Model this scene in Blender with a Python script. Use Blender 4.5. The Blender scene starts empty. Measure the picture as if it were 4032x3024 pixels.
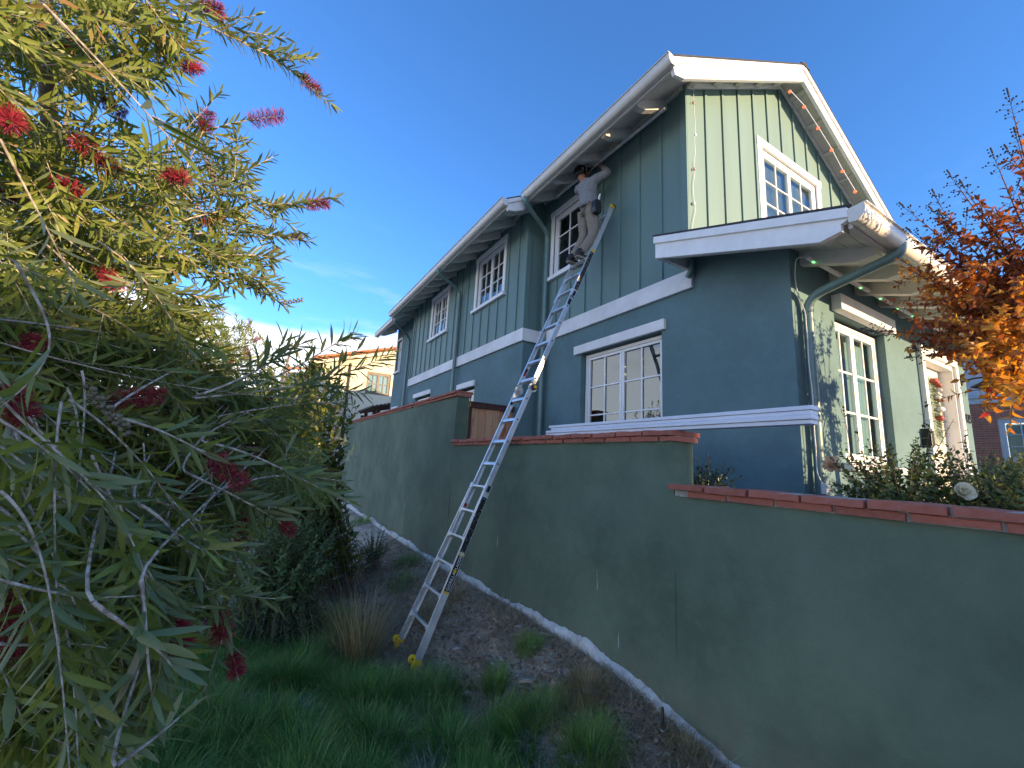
import bpy, bmesh, math, random
import numpy as np
from mathutils import Vector, Matrix, Quaternion

random.seed(7)
rng = np.random.default_rng(7)
scene = bpy.context.scene
col = scene.collection

# ------------------------------------------------------------------ camera
FPX = 1689.56                       # focal length in pixels of the 4032 px wide photograph
YAW, PITCH, ROLL = [math.radians(a) for a in (30.157, 10.506, 3.215)]
_cy, _sy, _cp, _sp, _cr, _sr = math.cos(YAW), math.sin(YAW), math.cos(PITCH), math.sin(PITCH), math.cos(ROLL), math.sin(ROLL)
FWD = Vector((_sy * _cp, _cy * _cp, _sp))
_R = Vector((_cy, -_sy, 0.0)); _U = _R.cross(FWD)
RIGHT = _R * _cr + _U * _sr
UP = _U * _cr - _R * _sr
cam_data = bpy.data.cameras.new('camera')
cam_data.sensor_fit = 'HORIZONTAL'; cam_data.sensor_width = 36.0
cam_data.lens = FPX / 4032.0 * 36.0
cam_data.clip_start = 0.02; cam_data.clip_end = 5000.0
cam = bpy.data.objects.new('camera', cam_data)
col.objects.link(cam)
m3 = Matrix((RIGHT, UP, -FWD)).transposed()
cam.matrix_world = m3.to_4x4()
scene.camera = cam

# ------------------------------------------------------------------ sky, sun, exposure
SUN_AZ = math.radians(27.0)         # east of the direction straight back along the house side
SUN_EL = math.radians(7.0)
SUN_DIR = Vector((math.sin(SUN_AZ) * math.cos(SUN_EL), -math.cos(SUN_AZ) * math.cos(SUN_EL), math.sin(SUN_EL)))
SKY_STRENGTH = 0.15
SUN_STRENGTH = 2.45
EXPOSURE = 2.12
world = bpy.data.worlds.new('World'); scene.world = world
world.use_nodes = True
wn = world.node_tree.nodes; wl = world.node_tree.links
wn.clear()
w_out = wn.new('ShaderNodeOutputWorld'); w_bg = wn.new('ShaderNodeBackground')
w_sky = wn.new('ShaderNodeTexSky'); w_sky.sky_type = 'NISHITA'; w_sky.sun_disc = False
w_sky.sun_elevation = SUN_EL
w_sky.sun_rotation = math.pi - SUN_AZ
w_sky.air_density = 1.0; w_sky.dust_density = 0.0; w_sky.ozone_density = 5.0; w_sky.altitude = 50
w_bg.inputs['Strength'].default_value = SKY_STRENGTH
w_tc = wn.new('ShaderNodeTexCoord')
w_sep = wn.new('ShaderNodeSeparateXYZ'); wl.new(w_tc.outputs['Generated'], w_sep.inputs[0])
w_map = wn.new('ShaderNodeMapping'); w_map.inputs['Scale'].default_value = (1.0, 1.0, 4.2)
wl.new(w_tc.outputs['Generated'], w_map.inputs[0])
w_no = wn.new('ShaderNodeTexNoise'); w_no.inputs['Scale'].default_value = 2.6; w_no.inputs['Detail'].default_value = 7; w_no.inputs['Roughness'].default_value = 0.55
wl.new(w_map.outputs[0], w_no.inputs['Vector'])
w_edge = wn.new('ShaderNodeMapRange'); w_edge.inputs[1].default_value = 0.34; w_edge.inputs[2].default_value = 0.23
w_edge.inputs[3].default_value = -0.60; w_edge.inputs[4].default_value = 0.30
wl.new(w_sep.outputs[2], w_edge.inputs[0])
w_add = wn.new('ShaderNodeMath'); w_add.operation = 'ADD'; wl.new(w_no.outputs[0], w_add.inputs[0]); wl.new(w_edge.outputs[0], w_add.inputs[1])
w_rmp = wn.new('ShaderNodeMapRange'); w_rmp.interpolation_type = 'SMOOTHSTEP'
w_rmp.inputs[1].default_value = 0.42; w_rmp.inputs[2].default_value = 0.72; w_rmp.inputs[4].default_value = 0.85
wl.new(w_add.outputs[0], w_rmp.inputs[0])
w_mix = wn.new('ShaderNodeMixRGB'); w_mix.inputs[2].default_value = (3.3, 3.25, 3.25, 1)
w_tint = wn.new('ShaderNodeMixRGB'); w_tint.blend_type = 'MULTIPLY'; w_tint.inputs[0].default_value = 1.0; w_tint.inputs[2].default_value = (0.90, 0.84, 0.88, 1)
wl.new(w_sky.outputs[0], w_tint.inputs[1])
wl.new(w_rmp.outputs[0], w_mix.inputs[0]); wl.new(w_tint.outputs[0], w_mix.inputs[1])
# thin high wisps
w_map2 = wn.new('ShaderNodeMapping'); w_map2.inputs['Scale'].default_value = (1.2, 3.5, 6.0); w_map2.inputs['Rotation'].default_value = (0.3, 0.5, 0.4)
wl.new(w_tc.outputs['Generated'], w_map2.inputs[0])
w_n2 = wn.new('ShaderNodeTexNoise'); w_n2.inputs['Scale'].default_value = 2.1; w_n2.inputs['Detail'].default_value = 8; w_n2.inputs['Roughness'].default_value = 0.62
wl.new(w_map2.outputs[0], w_n2.inputs['Vector'])
w_r2 = wn.new('ShaderNodeMapRange'); w_r2.interpolation_type = 'SMOOTHSTEP'; w_r2.inputs[1].default_value = 0.50; w_r2.inputs[2].default_value = 0.78; w_r2.inputs[4].default_value = 0.42
wl.new(w_n2.outputs[0], w_r2.inputs[0])
w_e2 = wn.new('ShaderNodeMapRange'); w_e2.interpolation_type = 'SMOOTHSTEP'; w_e2.inputs[1].default_value = 0.52; w_e2.inputs[2].default_value = 0.28
wl.new(w_sep.outputs[2], w_e2.inputs[0])
w_m2 = wn.new('ShaderNodeMath'); w_m2.operation = 'MULTIPLY'; wl.new(w_r2.outputs[0], w_m2.inputs[0]); wl.new(w_e2.outputs[0], w_m2.inputs[1])
w_mixb = wn.new('ShaderNodeMixRGB'); w_mixb.inputs[2].default_value = (1.9, 2.0, 2.2, 1)
wl.new(w_m2.outputs[0], w_mixb.inputs[0]); wl.new(w_mix.outputs[0], w_mixb.inputs[1])
wl.new(w_mixb.outputs[0], w_bg.inputs[0]); wl.new(w_bg.outputs[0], w_out.inputs[0])

sun_d = bpy.data.lights.new('sun', 'SUN'); sun_d.energy = SUN_STRENGTH; sun_d.angle = math.radians(0.5)
sun_d.color = (1.0, 0.71, 0.40)
sun = bpy.data.objects.new('sun', sun_d); col.objects.link(sun)
sun.rotation_euler = SUN_DIR.to_track_quat('Z', 'Y').to_euler()
sun.location = (10, -20, 15)
vs = scene.view_settings
vs.view_transform = 'Standard'; vs.look = 'None'; vs.exposure = EXPOSURE; vs.gamma = 1.0
vs.use_curve_mapping = False
scene.render.engine = 'CYCLES'

# ------------------------------------------------------------------ photo pixel -> direction (2212 px wide view of the photo)
def ray(px, py):
    k = 4032.0 / 2212.0
    return FWD + RIGHT * ((px * k - 2016) / FPX) - UP * ((py * k - 1512) / FPX)
def on_x(px, py, X): d = ray(px, py); return d * (X / d.x)
def on_y(px, py, Y): d = ray(px, py); return d * (Y / d.y)
def on_z(px, py, Z): d = ray(px, py); return d * (Z / d.z)
def at(px, py, dist): d = ray(px, py); return d.normalized() * dist

# ------------------------------------------------------------------ objects
WLOC = {}
def wl_of(o): return WLOC.get(o.name, Vector((0, 0, 0))) if o else Vector((0, 0, 0))
def link(o, parent=None, world_loc=(0, 0, 0)):
    col.objects.link(o)
    world_loc = Vector(world_loc)
    if parent is not None:
        o.parent = parent
        o.location = world_loc - wl_of(parent)
    else:
        o.location = world_loc
    WLOC[o.name] = world_loc
    return o
def tag(o, label=None, cat=None, group=None, kind=None):
    if label: o['label'] = label
    if cat: o['category'] = cat
    if group: o['group'] = group
    if kind: o['kind'] = kind
    return o
def thing(name, loc, label, cat, group=None):
    o = bpy.data.objects.new(name, None); o.empty_display_size = 0.1
    link(o, None, loc)
    return tag(o, label, cat, group)
def inst(name, mesh, parent, loc, rot=None, scale=None):
    o = bpy.data.objects.new(name, mesh)
    link(o, parent, loc)
    if rot is not None:
        o.rotation_mode = 'QUATERNION'; o.rotation_quaternion = rot
    if scale is not None: o.scale = scale
    return o

class MB:
    """collects shapes, builds ONE mesh object"""
    def __init__(s): s.v = []; s.f = []
    def add(s, vs_, fs_):
        n = len(s.v); s.v += [tuple(p) for p in vs_]; s.f += [tuple(i + n for i in f) for f in fs_]; return s
    def box(s, x0, x1, y0, y1, z0, z1):
        return s.add([(x0, y0, z0), (x1, y0, z0), (x1, y1, z0), (x0, y1, z0), (x0, y0, z1), (x1, y0, z1), (x1, y1, z1), (x0, y1, z1)],
                     [(0, 3, 2, 1), (4, 5, 6, 7), (0, 1, 5, 4), (1, 2, 6, 5), (2, 3, 7, 6), (3, 0, 4, 7)])
    def fbox(s, O, A, B, C):
        """box from corner O along the vectors A, B, C"""
        O, A, B, C = Vector(O), Vector(A), Vector(B), Vector(C)
        p = [O, O + A, O + A + B, O + B, O + C, O + A + C, O + A + B + C, O + B + C]
        if A.cross(B).dot(C) < 0: p = [p[3], p[2], p[1], p[0], p[7], p[6], p[5], p[4]]
        return s.add(p, [(0, 3, 2, 1), (4, 5, 6, 7), (0, 1, 5, 4), (1, 2, 6, 5), (2, 3, 7, 6), (3, 0, 4, 7)])
    def prism(s, poly, E):
        """polygon extruded along the vector E"""
        E = Vector(E); n = len(poly); P = [Vector(p) for p in poly]
        nrm = Vector((0, 0, 0))
        for i in range(n): nrm += P[i].cross(P[(i + 1) % n])
        if nrm.dot(E) > 0: P = P[::-1]
        vs_ = P + [p + E for p in P]
        fs_ = [tuple(range(n)), tuple(range(2 * n - 1, n - 1, -1))]
        for i in range(n):
            j = (i + 1) % n
            fs_.append((j, i, i + n, j + n))
        return s.add(vs_, fs_)
    def tube(s, pts, r, n=8, caps=True):
        pts = [Vector(p) for p in pts]
        rs = r if hasattr(r, '__len__') else [r] * len(pts)
        N = len(pts); vs_ = []; fs_ = []
        ref = None
        for i, p in enumerate(pts):
            t = (pts[min(i + 1, N - 1)] - pts[max(i - 1, 0)])
            if t.length < 1e-9: t = Vector((0, 0, 1))
            t.normalize()
            if ref is None:
                ref = t.cross(Vector((0.31, 0.2, 0.93)))
                if ref.length < 0.05: ref = t.cross(Vector((1, 0, 0)))
            ref = (ref - t * ref.dot(t)).normalized(); b = t.cross(ref)
            for k in range(n):
                a = 2 * math.pi * k / n
                vs_.append(p + (ref * math.cos(a) + b * math.sin(a)) * rs[i])
        for i in range(N - 1):
            for k in range(n):
                k2 = (k + 1) % n
                fs_.append((i * n + k, i * n + k2, (i + 1) * n + k2, (i + 1) * n + k))
        if caps:
            fs_.append(tuple(range(n - 1, -1, -1))); fs_.append(tuple((N - 1) * n + k for k in range(n)))
        return s.add(vs_, fs_)
    def blob(s, c, r, seed=0, n=8, m=5, wob=0.0):
        c = Vector(c); R = r if hasattr(r, '__len__') else (r, r, r)
        rr = random.Random(seed); vs_ = [c + Vector((0, 0, -R[2]))]; fs_ = []
        for i in range(1, m):
            ph = -math.pi / 2 + math.pi * i / m
            for k in range(n):
                a = 2 * math.pi * k / n; q = 1 + wob * (rr.random() - .5)
                vs_.append(c + Vector((R[0] * math.cos(ph) * math.cos(a) * q, R[1] * math.cos(ph) * math.sin(a) * q, R[2] * math.sin(ph) * q)))
        vs_.append(c + Vector((0, 0, R[2]))); L = len(vs_) - 1
        for k in range(n): fs_.append((0, 1 + (k + 1) % n, 1 + k))
        for i in range(m - 2):
            for k in range(n):
                a, b = 1 + i * n + k, 1 + i * n + (k + 1) % n
                fs_.append((a, b, b + n, a + n))
        for k in range(n): fs_.append((1 + (m - 2) * n + k, 1 + (m - 2) * n + (k + 1) % n, L))
        return s.add(vs_, fs_)
    def mesh(s, name, mat, smooth=False):
        me = bpy.data.meshes.new(name); me.from_pydata(s.v, [], s.f)
        if mat: me.materials.append(mat)
        if smooth: me.shade_smooth()
        me.update(); return me
    def build(s, name, mat, parent=None, smooth=False, bevel=0.0, auto=False):
        me = s.mesh(name, mat, smooth)
        o = bpy.data.objects.new(name, me); link(o, parent)
        if bevel > 0:
            b = o.modifiers.new('bevel', 'BEVEL'); b.width = bevel; b.segments = 2; b.limit_method = 'ANGLE'; b.angle_limit = math.radians(40)
        if auto:
            me.shade_smooth(); me.set_sharp_from_angle(angle=math.radians(38))
        return o

# ------------------------------------------------------------------ materials
def lin(r, g, b):
    f = lambda c: (c / 255.0) / 12.92 if c / 255.0 <= 0.04045 else (((c / 255.0) + 0.055) / 1.055) ** 2.4
    return (f(r), f(g), f(b))
def new_mat(name):
    m = bpy.data.materials.new(name); m.use_nodes = True
    nt = m.node_tree; nt.nodes.clear()
    out = nt.nodes.new('ShaderNodeOutputMaterial'); p = nt.nodes.new('ShaderNodeBsdfPrincipled')
    nt.links.new(p.outputs[0], out.inputs[0])
    return m, nt, p, out
def noise(nt, scale, detail=4, rough=0.55, vec=None, stretch=None):
    n = nt.nodes.new('ShaderNodeTexNoise'); n.inputs['Scale'].default_value = scale
    n.inputs['Detail'].default_value = detail; n.inputs['Roughness'].default_value = rough
    if vec is None:
        tc = nt.nodes.new('ShaderNodeTexCoord'); vec = tc.outputs['Object']
    if stretch:
        mp = nt.nodes.new('ShaderNodeMapping'); mp.inputs['Scale'].default_value = stretch
        nt.links.new(vec, mp.inputs[0]); vec = mp.outputs[0]
    nt.links.new(vec, n.inputs['Vector']); return n
def ramp(nt, src, a, b, lo=0.0, hi=1.0, smooth=True):
    r = nt.nodes.new('ShaderNodeMapRange')
    if smooth: r.interpolation_type = 'SMOOTHSTEP'
    r.inputs[1].default_value = a; r.inputs[2].default_value = b; r.inputs[3].default_value = lo; r.inputs[4].default_value = hi
    nt.links.new(src, r.inputs[0]); return r.outputs[0]
def mixc(nt, fac, c1, c2, mode='MIX'):
    m = nt.nodes.new('ShaderNodeMixRGB'); m.blend_type = mode
    for i, c in ((1, c1), (2, c2)):
        if isinstance(c, tuple): m.inputs[i].default_value = (*c[:3], 1)
        else: nt.links.new(c, m.inputs[i])
    if isinstance(fac, (int, float)): m.inputs[0].default_value = fac
    else: nt.links.new(fac, m.inputs[0])
    return m.outputs[0]
def bump(nt, p, h, strength, dist=0.01):
    b = nt.nodes.new('ShaderNodeBump'); b.inputs['Strength'].default_value = strength; b.inputs['Distance'].default_value = dist
    nt.links.new(h, b.inputs['Height']); nt.links.new(b.outputs[0], p.inputs['Normal'])
def sc(c, k): return tuple(min(1.0, x * k) for x in c)
def simple(name, c, rough=0.6, var=0.12, scale=6.0, bscale=0.0, bstr=0.15, metal=0.0, spec=0.5, stretch=None, bdist=0.01):
    m, nt, p, out = new_mat(name)
    n = noise(nt, scale, 5, 0.6, stretch=stretch)
    nt.links.new(mixc(nt, ramp(nt, n.outputs[0], 0.3, 0.7), sc(c, 1 - var), sc(c, 1 + var)), p.inputs['Base Color'])
    p.inputs['Roughness'].default_value = rough; p.inputs['Metallic'].default_value = metal
    p.inputs['Specular IOR Level'].default_value = spec
    if bscale: bump(nt, p, noise(nt, bscale, 4, 0.6, stretch=stretch).outputs[0], bstr, bdist)
    return m
def obj_random(nt):
    return nt.nodes.new('ShaderNodeObjectInfo').outputs['Random']
M = {}
# ------------------------------------------------------------------ material library
def stucco(name, c, streak=0.0, b=0.5, patch=None):
    m, nt, p, out = new_mat(name)
    n1 = noise(nt, 1.3, 6, 0.62); n2 = noise(nt, 9.0, 5, 0.6)
    v_ = 0.22 if streak else 0.12
    base = mixc(nt, ramp(nt, n1.outputs[0], 0.3, 0.72), sc(c, 1 - v_), sc(c, 1 + v_))
    base = mixc(nt, ramp(nt, n2.outputs[0], 0.45, 0.75, 0, 0.22), base, sc(c, 1.45))
    if streak:
        s1 = noise(nt, 3.0, 6, 0.7, stretch=(5, 5, 0.35))
        base = mixc(nt, ramp(nt, s1.outputs[0], 0.55, 0.8, 0, streak), base, (0.20, 0.22, 0.19))
        s2 = noise(nt, 4.0, 6, 0.7, stretch=(3, 3, 0.5))
        base = mixc(nt, ramp(nt, s2.outputs[0], 0.60, 0.85, 0, streak * 0.8), base, (0.03, 0.036, 0.03))
        # thin pale scratches and drips
        v = noise(nt, 1.6, 2, 0.5, stretch=(9, 9, 1.0))
        w = noise(nt, 2.2, 3, 0.5)
        f = nt.nodes.new('ShaderNodeMath'); f.operation = 'MULTIPLY'
        nt.links.new(ramp(nt, v.outputs[0], 0.715, 0.74), f.inputs[0]); nt.links.new(ramp(nt, w.outputs[0], 0.52, 0.6), f.inputs[1])
        base = mixc(nt, f.outputs[0], base, (0.34, 0.37, 0.35))
    if streak:
        tc = nt.nodes.new('ShaderNodeTexCoord'); sp_ = nt.nodes.new('ShaderNodeSeparateXYZ'); nt.links.new(tc.outputs['Object'], sp_.inputs[0])
        # soil splashed on the lowest part
        low = ramp(nt, sp_.outputs[2], -1.28, -1.72); sn = noise(nt, 14, 6, 0.7)
        g_ = nt.nodes.new('ShaderNodeMath'); g_.operation = 'MULTIPLY'; nt.links.new(low, g_.inputs[0]); nt.links.new(ramp(nt, sn.outputs[0], 0.38, 0.64, 0, 0.55), g_.inputs[1])
        base = mixc(nt, g_.outputs[0], base, (0.17, 0.135, 0.10))
        # broad weathered patches and dark smudges
        big = noise(nt, 0.55, 4, 0.55); base = mixc(nt, ramp(nt, big.outputs[0], 0.42, 0.68, 0, 0.40), base, sc((c[0] * 0.8, c[1] * 0.86, c[2] * 0.95), 0.72))
        pale = noise(nt, 0.9, 5, 0.6, stretch=(1, 1.3, 0.7)); base = mixc(nt, ramp(nt, pale.outputs[0], 0.60, 0.78, 0, 0.30), base, (0.22, 0.225, 0.17))
        sm = noise(nt, 3.4, 3, 0.55, stretch=(1, 1, 1.8)); base = mixc(nt, ramp(nt, sm.outputs[0], 0.70, 0.78, 0, 0.3), base, sc(c, 0.35))
    else:
        big = noise(nt, 0.45, 5, 0.6, stretch=(1, 1, 0.8)); base = mixc(nt, ramp(nt, big.outputs[0], 0.40, 0.70, 0, 0.30), base, sc(c, 0.80))
    nt.links.new(base, p.inputs['Base Color'])
    p.inputs['Roughness'].default_value = 0.85; p.inputs['Specular IOR Level'].default_value = 0.25
    bm_ = nt.nodes.new('ShaderNodeMath'); bm_.operation = 'ADD'
    nt.links.new(noise(nt, 160, 3, 0.7).outputs[0], bm_.inputs[0]); nt.links.new(noise(nt, 22, 3, 0.6).outputs[0], bm_.inputs[1])
    bump(nt, p, bm_.outputs[0], b, 0.006)
    return m
M['stucco'] = stucco('house stucco', (0.124, 0.206, 0.220), 0.0, 0.5)
M['garden_stucco'] = stucco('garden wall stucco', (0.128, 0.172, 0.118), 0.26, 0.6)
def footing_mat():
    m, nt, p, out = new_mat('bare footing')
    n1 = noise(nt, 6, 6, 0.65); n2 = noise(nt, 28, 5, 0.7); n3 = noise(nt, 2.2, 4, 0.6)
    a = mixc(nt, ramp(nt, n1.outputs[0], 0.3, 0.7), (0.50, 0.49, 0.45), (0.66, 0.65, 0.61))
    a = mixc(nt, ramp(nt, n3.outputs[0], 0.48, 0.70, 0, 0.75), a, (0.30, 0.26, 0.21))
    a = mixc(nt, ramp(nt, n2.outputs[0], 0.52, 0.72, 0, 0.7), a, (0.22, 0.18, 0.14))
    nt.links.new(a, p.inputs['Base Color']); p.inputs['Roughness'].default_value = 0.95; bump(nt, p, n2.outputs[0], 0.9, 0.012)
    return m
M['footing'] = footing_mat()
M['siding'] = simple('painted siding', (0.128, 0.216, 0.202), 0.6, 0.05, 3.0, 60, 0.08, stretch=(1, 1, 0.15))
M['cream_stucco'] = stucco('neighbour stucco', (0.66, 0.60, 0.44), 0.0, 0.4)
M['trim'] = simple('white painted trim', (0.80, 0.80, 0.78), 0.55, 0.05, 7.0, 90, 0.1, stretch=(1, 1, 1))
M['trim_stucco'] = stucco('white band', (0.78, 0.78, 0.77), 0.0, 0.35)
M['gutter'] = simple('gutter paint', (0.70, 0.66, 0.58), 0.28, 0.05, 8.0, 14, 0.10, spec=0.5)
M['soffit'] = simple('soffit paint', (0.68, 0.66, 0.60), 0.7, 0.06, 5.0, 50, 0.1)
M['vinyl'] = simple('window vinyl', (0.76, 0.77, 0.78), 0.35, 0.03, 4.0)
M['pipe'] = simple('downspout paint', (0.13, 0.22, 0.215), 0.38, 0.08, 6.0, 30, 0.05)
M['shingle'] = simple('asphalt shingle', (0.05, 0.05, 0.055), 0.95, 0.4, 30.0, 80, 0.6)
M['blind'] = simple('window blind', (0.70, 0.76, 0.76), 0.6, 0.04)
M['curtain'] = simple('curtain', (0.42, 0.55, 0.58), 0.9, 0.08, 12, stretch=(8, 8, 0.4))
M['dark_room'] = simple('room wall', (0.10, 0.10, 0.10), 0.9, 0.05)
M['wire'] = simple('white wire', (0.70, 0.71, 0.70), 0.45, 0.03)
M['black'] = simple('black plastic', (0.012, 0.012, 0.013), 0.45, 0.2)
M['dark_metal'] = simple('dark metal', (0.018, 0.018, 0.02), 0.4, 0.2, metal=0.3)
M['door'] = simple('door paint', (0.68, 0.62, 0.52), 0.45, 0.04)
M['yellow'] = simple('yellow plastic', (0.75, 0.47, 0.015), 0.4, 0.08, 30)
M['board'] = simple('primed board', (0.72, 0.74, 0.80), 0.5, 0.04, 4, 40, 0.06)
M['brown_wood'] = simple('dark stained wood', (0.045, 0.024, 0.016), 0.7, 0.3, 5, 40, 0.3, stretch=(0.3, 6, 6))

def aluminium():
    m, nt, p, out = new_mat('aluminium')
    n = noise(nt, 40, 4, 0.6, stretch=(1, 1, 0.1)); n2 = noise(nt, 5, 5, 0.6)
    nt.links.new(mixc(nt, ramp(nt, n2.outputs[0], 0.3, 0.75), (0.58, 0.60, 0.61), (0.80, 0.81, 0.81)), p.inputs['Base Color'])
    p.inputs['Metallic'].default_value = 0.72
    nt.links.new(ramp(nt, n.outputs[0], 0.3, 0.7, 0.36, 0.52), p.inputs['Roughness'])
    bump(nt, p, n.outputs[0], 0.08, 0.002)
    return m
M['alu'] = aluminium()

def glass_mat():
    m, nt, p, out = new_mat('window glass')
    nt.nodes.remove(p)
    tr = nt.nodes.new('ShaderNodeBsdfTransparent'); tr.inputs[0].default_value = (0.62, 0.72, 0.72, 1)
    gl = nt.nodes.new('ShaderNodeBsdfGlossy'); gl.inputs['Roughness'].default_value = 0.015; gl.inputs['Color'].default_value = (0.86, 0.93, 0.95, 1)
    n = noise(nt, 1.7, 2, 0.5)
    b = nt.nodes.new('ShaderNodeBump'); b.inputs['Strength'].default_value = 0.05; b.inputs['Distance'].default_value = 0.03
    nt.links.new(n.outputs[0], b.inputs['Height']); nt.links.new(b.outputs[0], gl.inputs['Normal'])
    fr = nt.nodes.new('ShaderNodeFresnel'); fr.inputs['IOR'].default_value = 1.55
    f = ramp(nt, fr.outputs[0], 0.0, 1.0, 0.10, 1.0, False)
    mx = nt.nodes.new('ShaderNodeMixShader')
    nt.links.new(f, mx.inputs[0]); nt.links.new(tr.outputs[0], mx.inputs[1]); nt.links.new(gl.outputs[0], mx.inputs[2])
    nt.links.new(mx.outputs[0], out.inputs[0])
    return m
M['glass'] = glass_mat()

def terracotta(name, c):
    m, nt, p, out = new_mat(name)
    r = obj_random(nt)
    n1 = noise(nt, 14, 6, 0.65); n2 = noise(nt, 45, 4, 0.6)
    a = mixc(nt, r, sc(c, 0.75), sc(c, 1.15))
    a = mixc(nt, ramp(nt, n1.outputs[0], 0.35, 0.7, 0, 0.6), a, sc((c[0] * 1.1, c[1] * 1.35, c[2] * 1.6), 1.0))
    a = mixc(nt, ramp(nt, n2.outputs[0], 0.55, 0.8, 0, 0.5), a, sc(c, 0.45))
    nt.links.new(a, p.inputs['Base Color']); p.inputs['Roughness'].default_value = 0.85
    bump(nt, p, n1.outputs[0], 0.5, 0.012)
    return m
M['tile'] = terracotta('terracotta cap tile', (0.38, 0.115, 0.070))
M['roof_tile'] = terracotta('clay roof tile', (0.52, 0.17, 0.07))
M['brick'] = terracotta('house brick', (0.25, 0.115, 0.085))
M['mortar'] = simple('mortar', (0.40, 0.37, 0.33), 0.95, 0.2, 30, 80, 0.5)

def wood_plank():
    m, nt, p, out = new_mat('cedar plank')
    r = obj_random(nt)
    tc = nt.nodes.new('ShaderNodeTexCoord'); ad = nt.nodes.new('ShaderNodeVectorMath'); ad.operation = 'ADD'
    nt.links.new(tc.outputs['Object'], ad.inputs[0])
    cmb = nt.nodes.new('ShaderNodeCombineXYZ'); mu = nt.nodes.new('ShaderNodeMath'); mu.operation = 'MULTIPLY'; mu.inputs[1].default_value = 37.0
    nt.links.new(r, mu.inputs[0]); nt.links.new(mu.outputs[0], cmb.inputs[2]); nt.links.new(cmb.outputs[0], ad.inputs[1])
    n1 = noise(nt, 9, 6, 0.65, vec=ad.outputs[0], stretch=(5, 5, 0.25)); n2 = noise(nt, 3, 4, 0.5, vec=ad.outputs[0], stretch=(1.5, 1.5, 0.8))
    a = mixc(nt, r, (0.34, 0.105, 0.042), (0.60, 0.34, 0.18))
    a = mixc(nt, ramp(nt, n1.outputs[0], 0.4, 0.7, 0, 0.6), a, (0.58, 0.36, 0.22))
    a = mixc(nt, ramp(nt, n2.outputs[0], 0.55, 0.75, 0, 0.8), a, (0.09, 0.030, 0.018))
    nt.links.new(a, p.inputs['Base Color']); p.inputs['Roughness'].default_value = 0.75
    bump(nt, p, n1.outputs[0], 0.3, 0.004)
    return m
M['plank'] = wood_plank()
M['plank_dark'] = simple('dark cedar', (0.075, 0.028, 0.020), 0.7, 0.3, 8, 30, 0.2, stretch=(3, 3, 0.3))

def emit(name, c, strength):
    m, nt, p, out = new_mat(name)
    p.inputs['Base Color'].default_value = (*sc(c, 0.6), 1)
    p.inputs['Emission Color'].default_value = (*c, 1); p.inputs['Emission Strength'].default_value = strength
    return m
M['led_red'] = emit('red led', (1.0, 0.13, 0.05), 0.55)
M['led_green'] = emit('green led', (0.25, 1.0, 0.30), 0.4)

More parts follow.
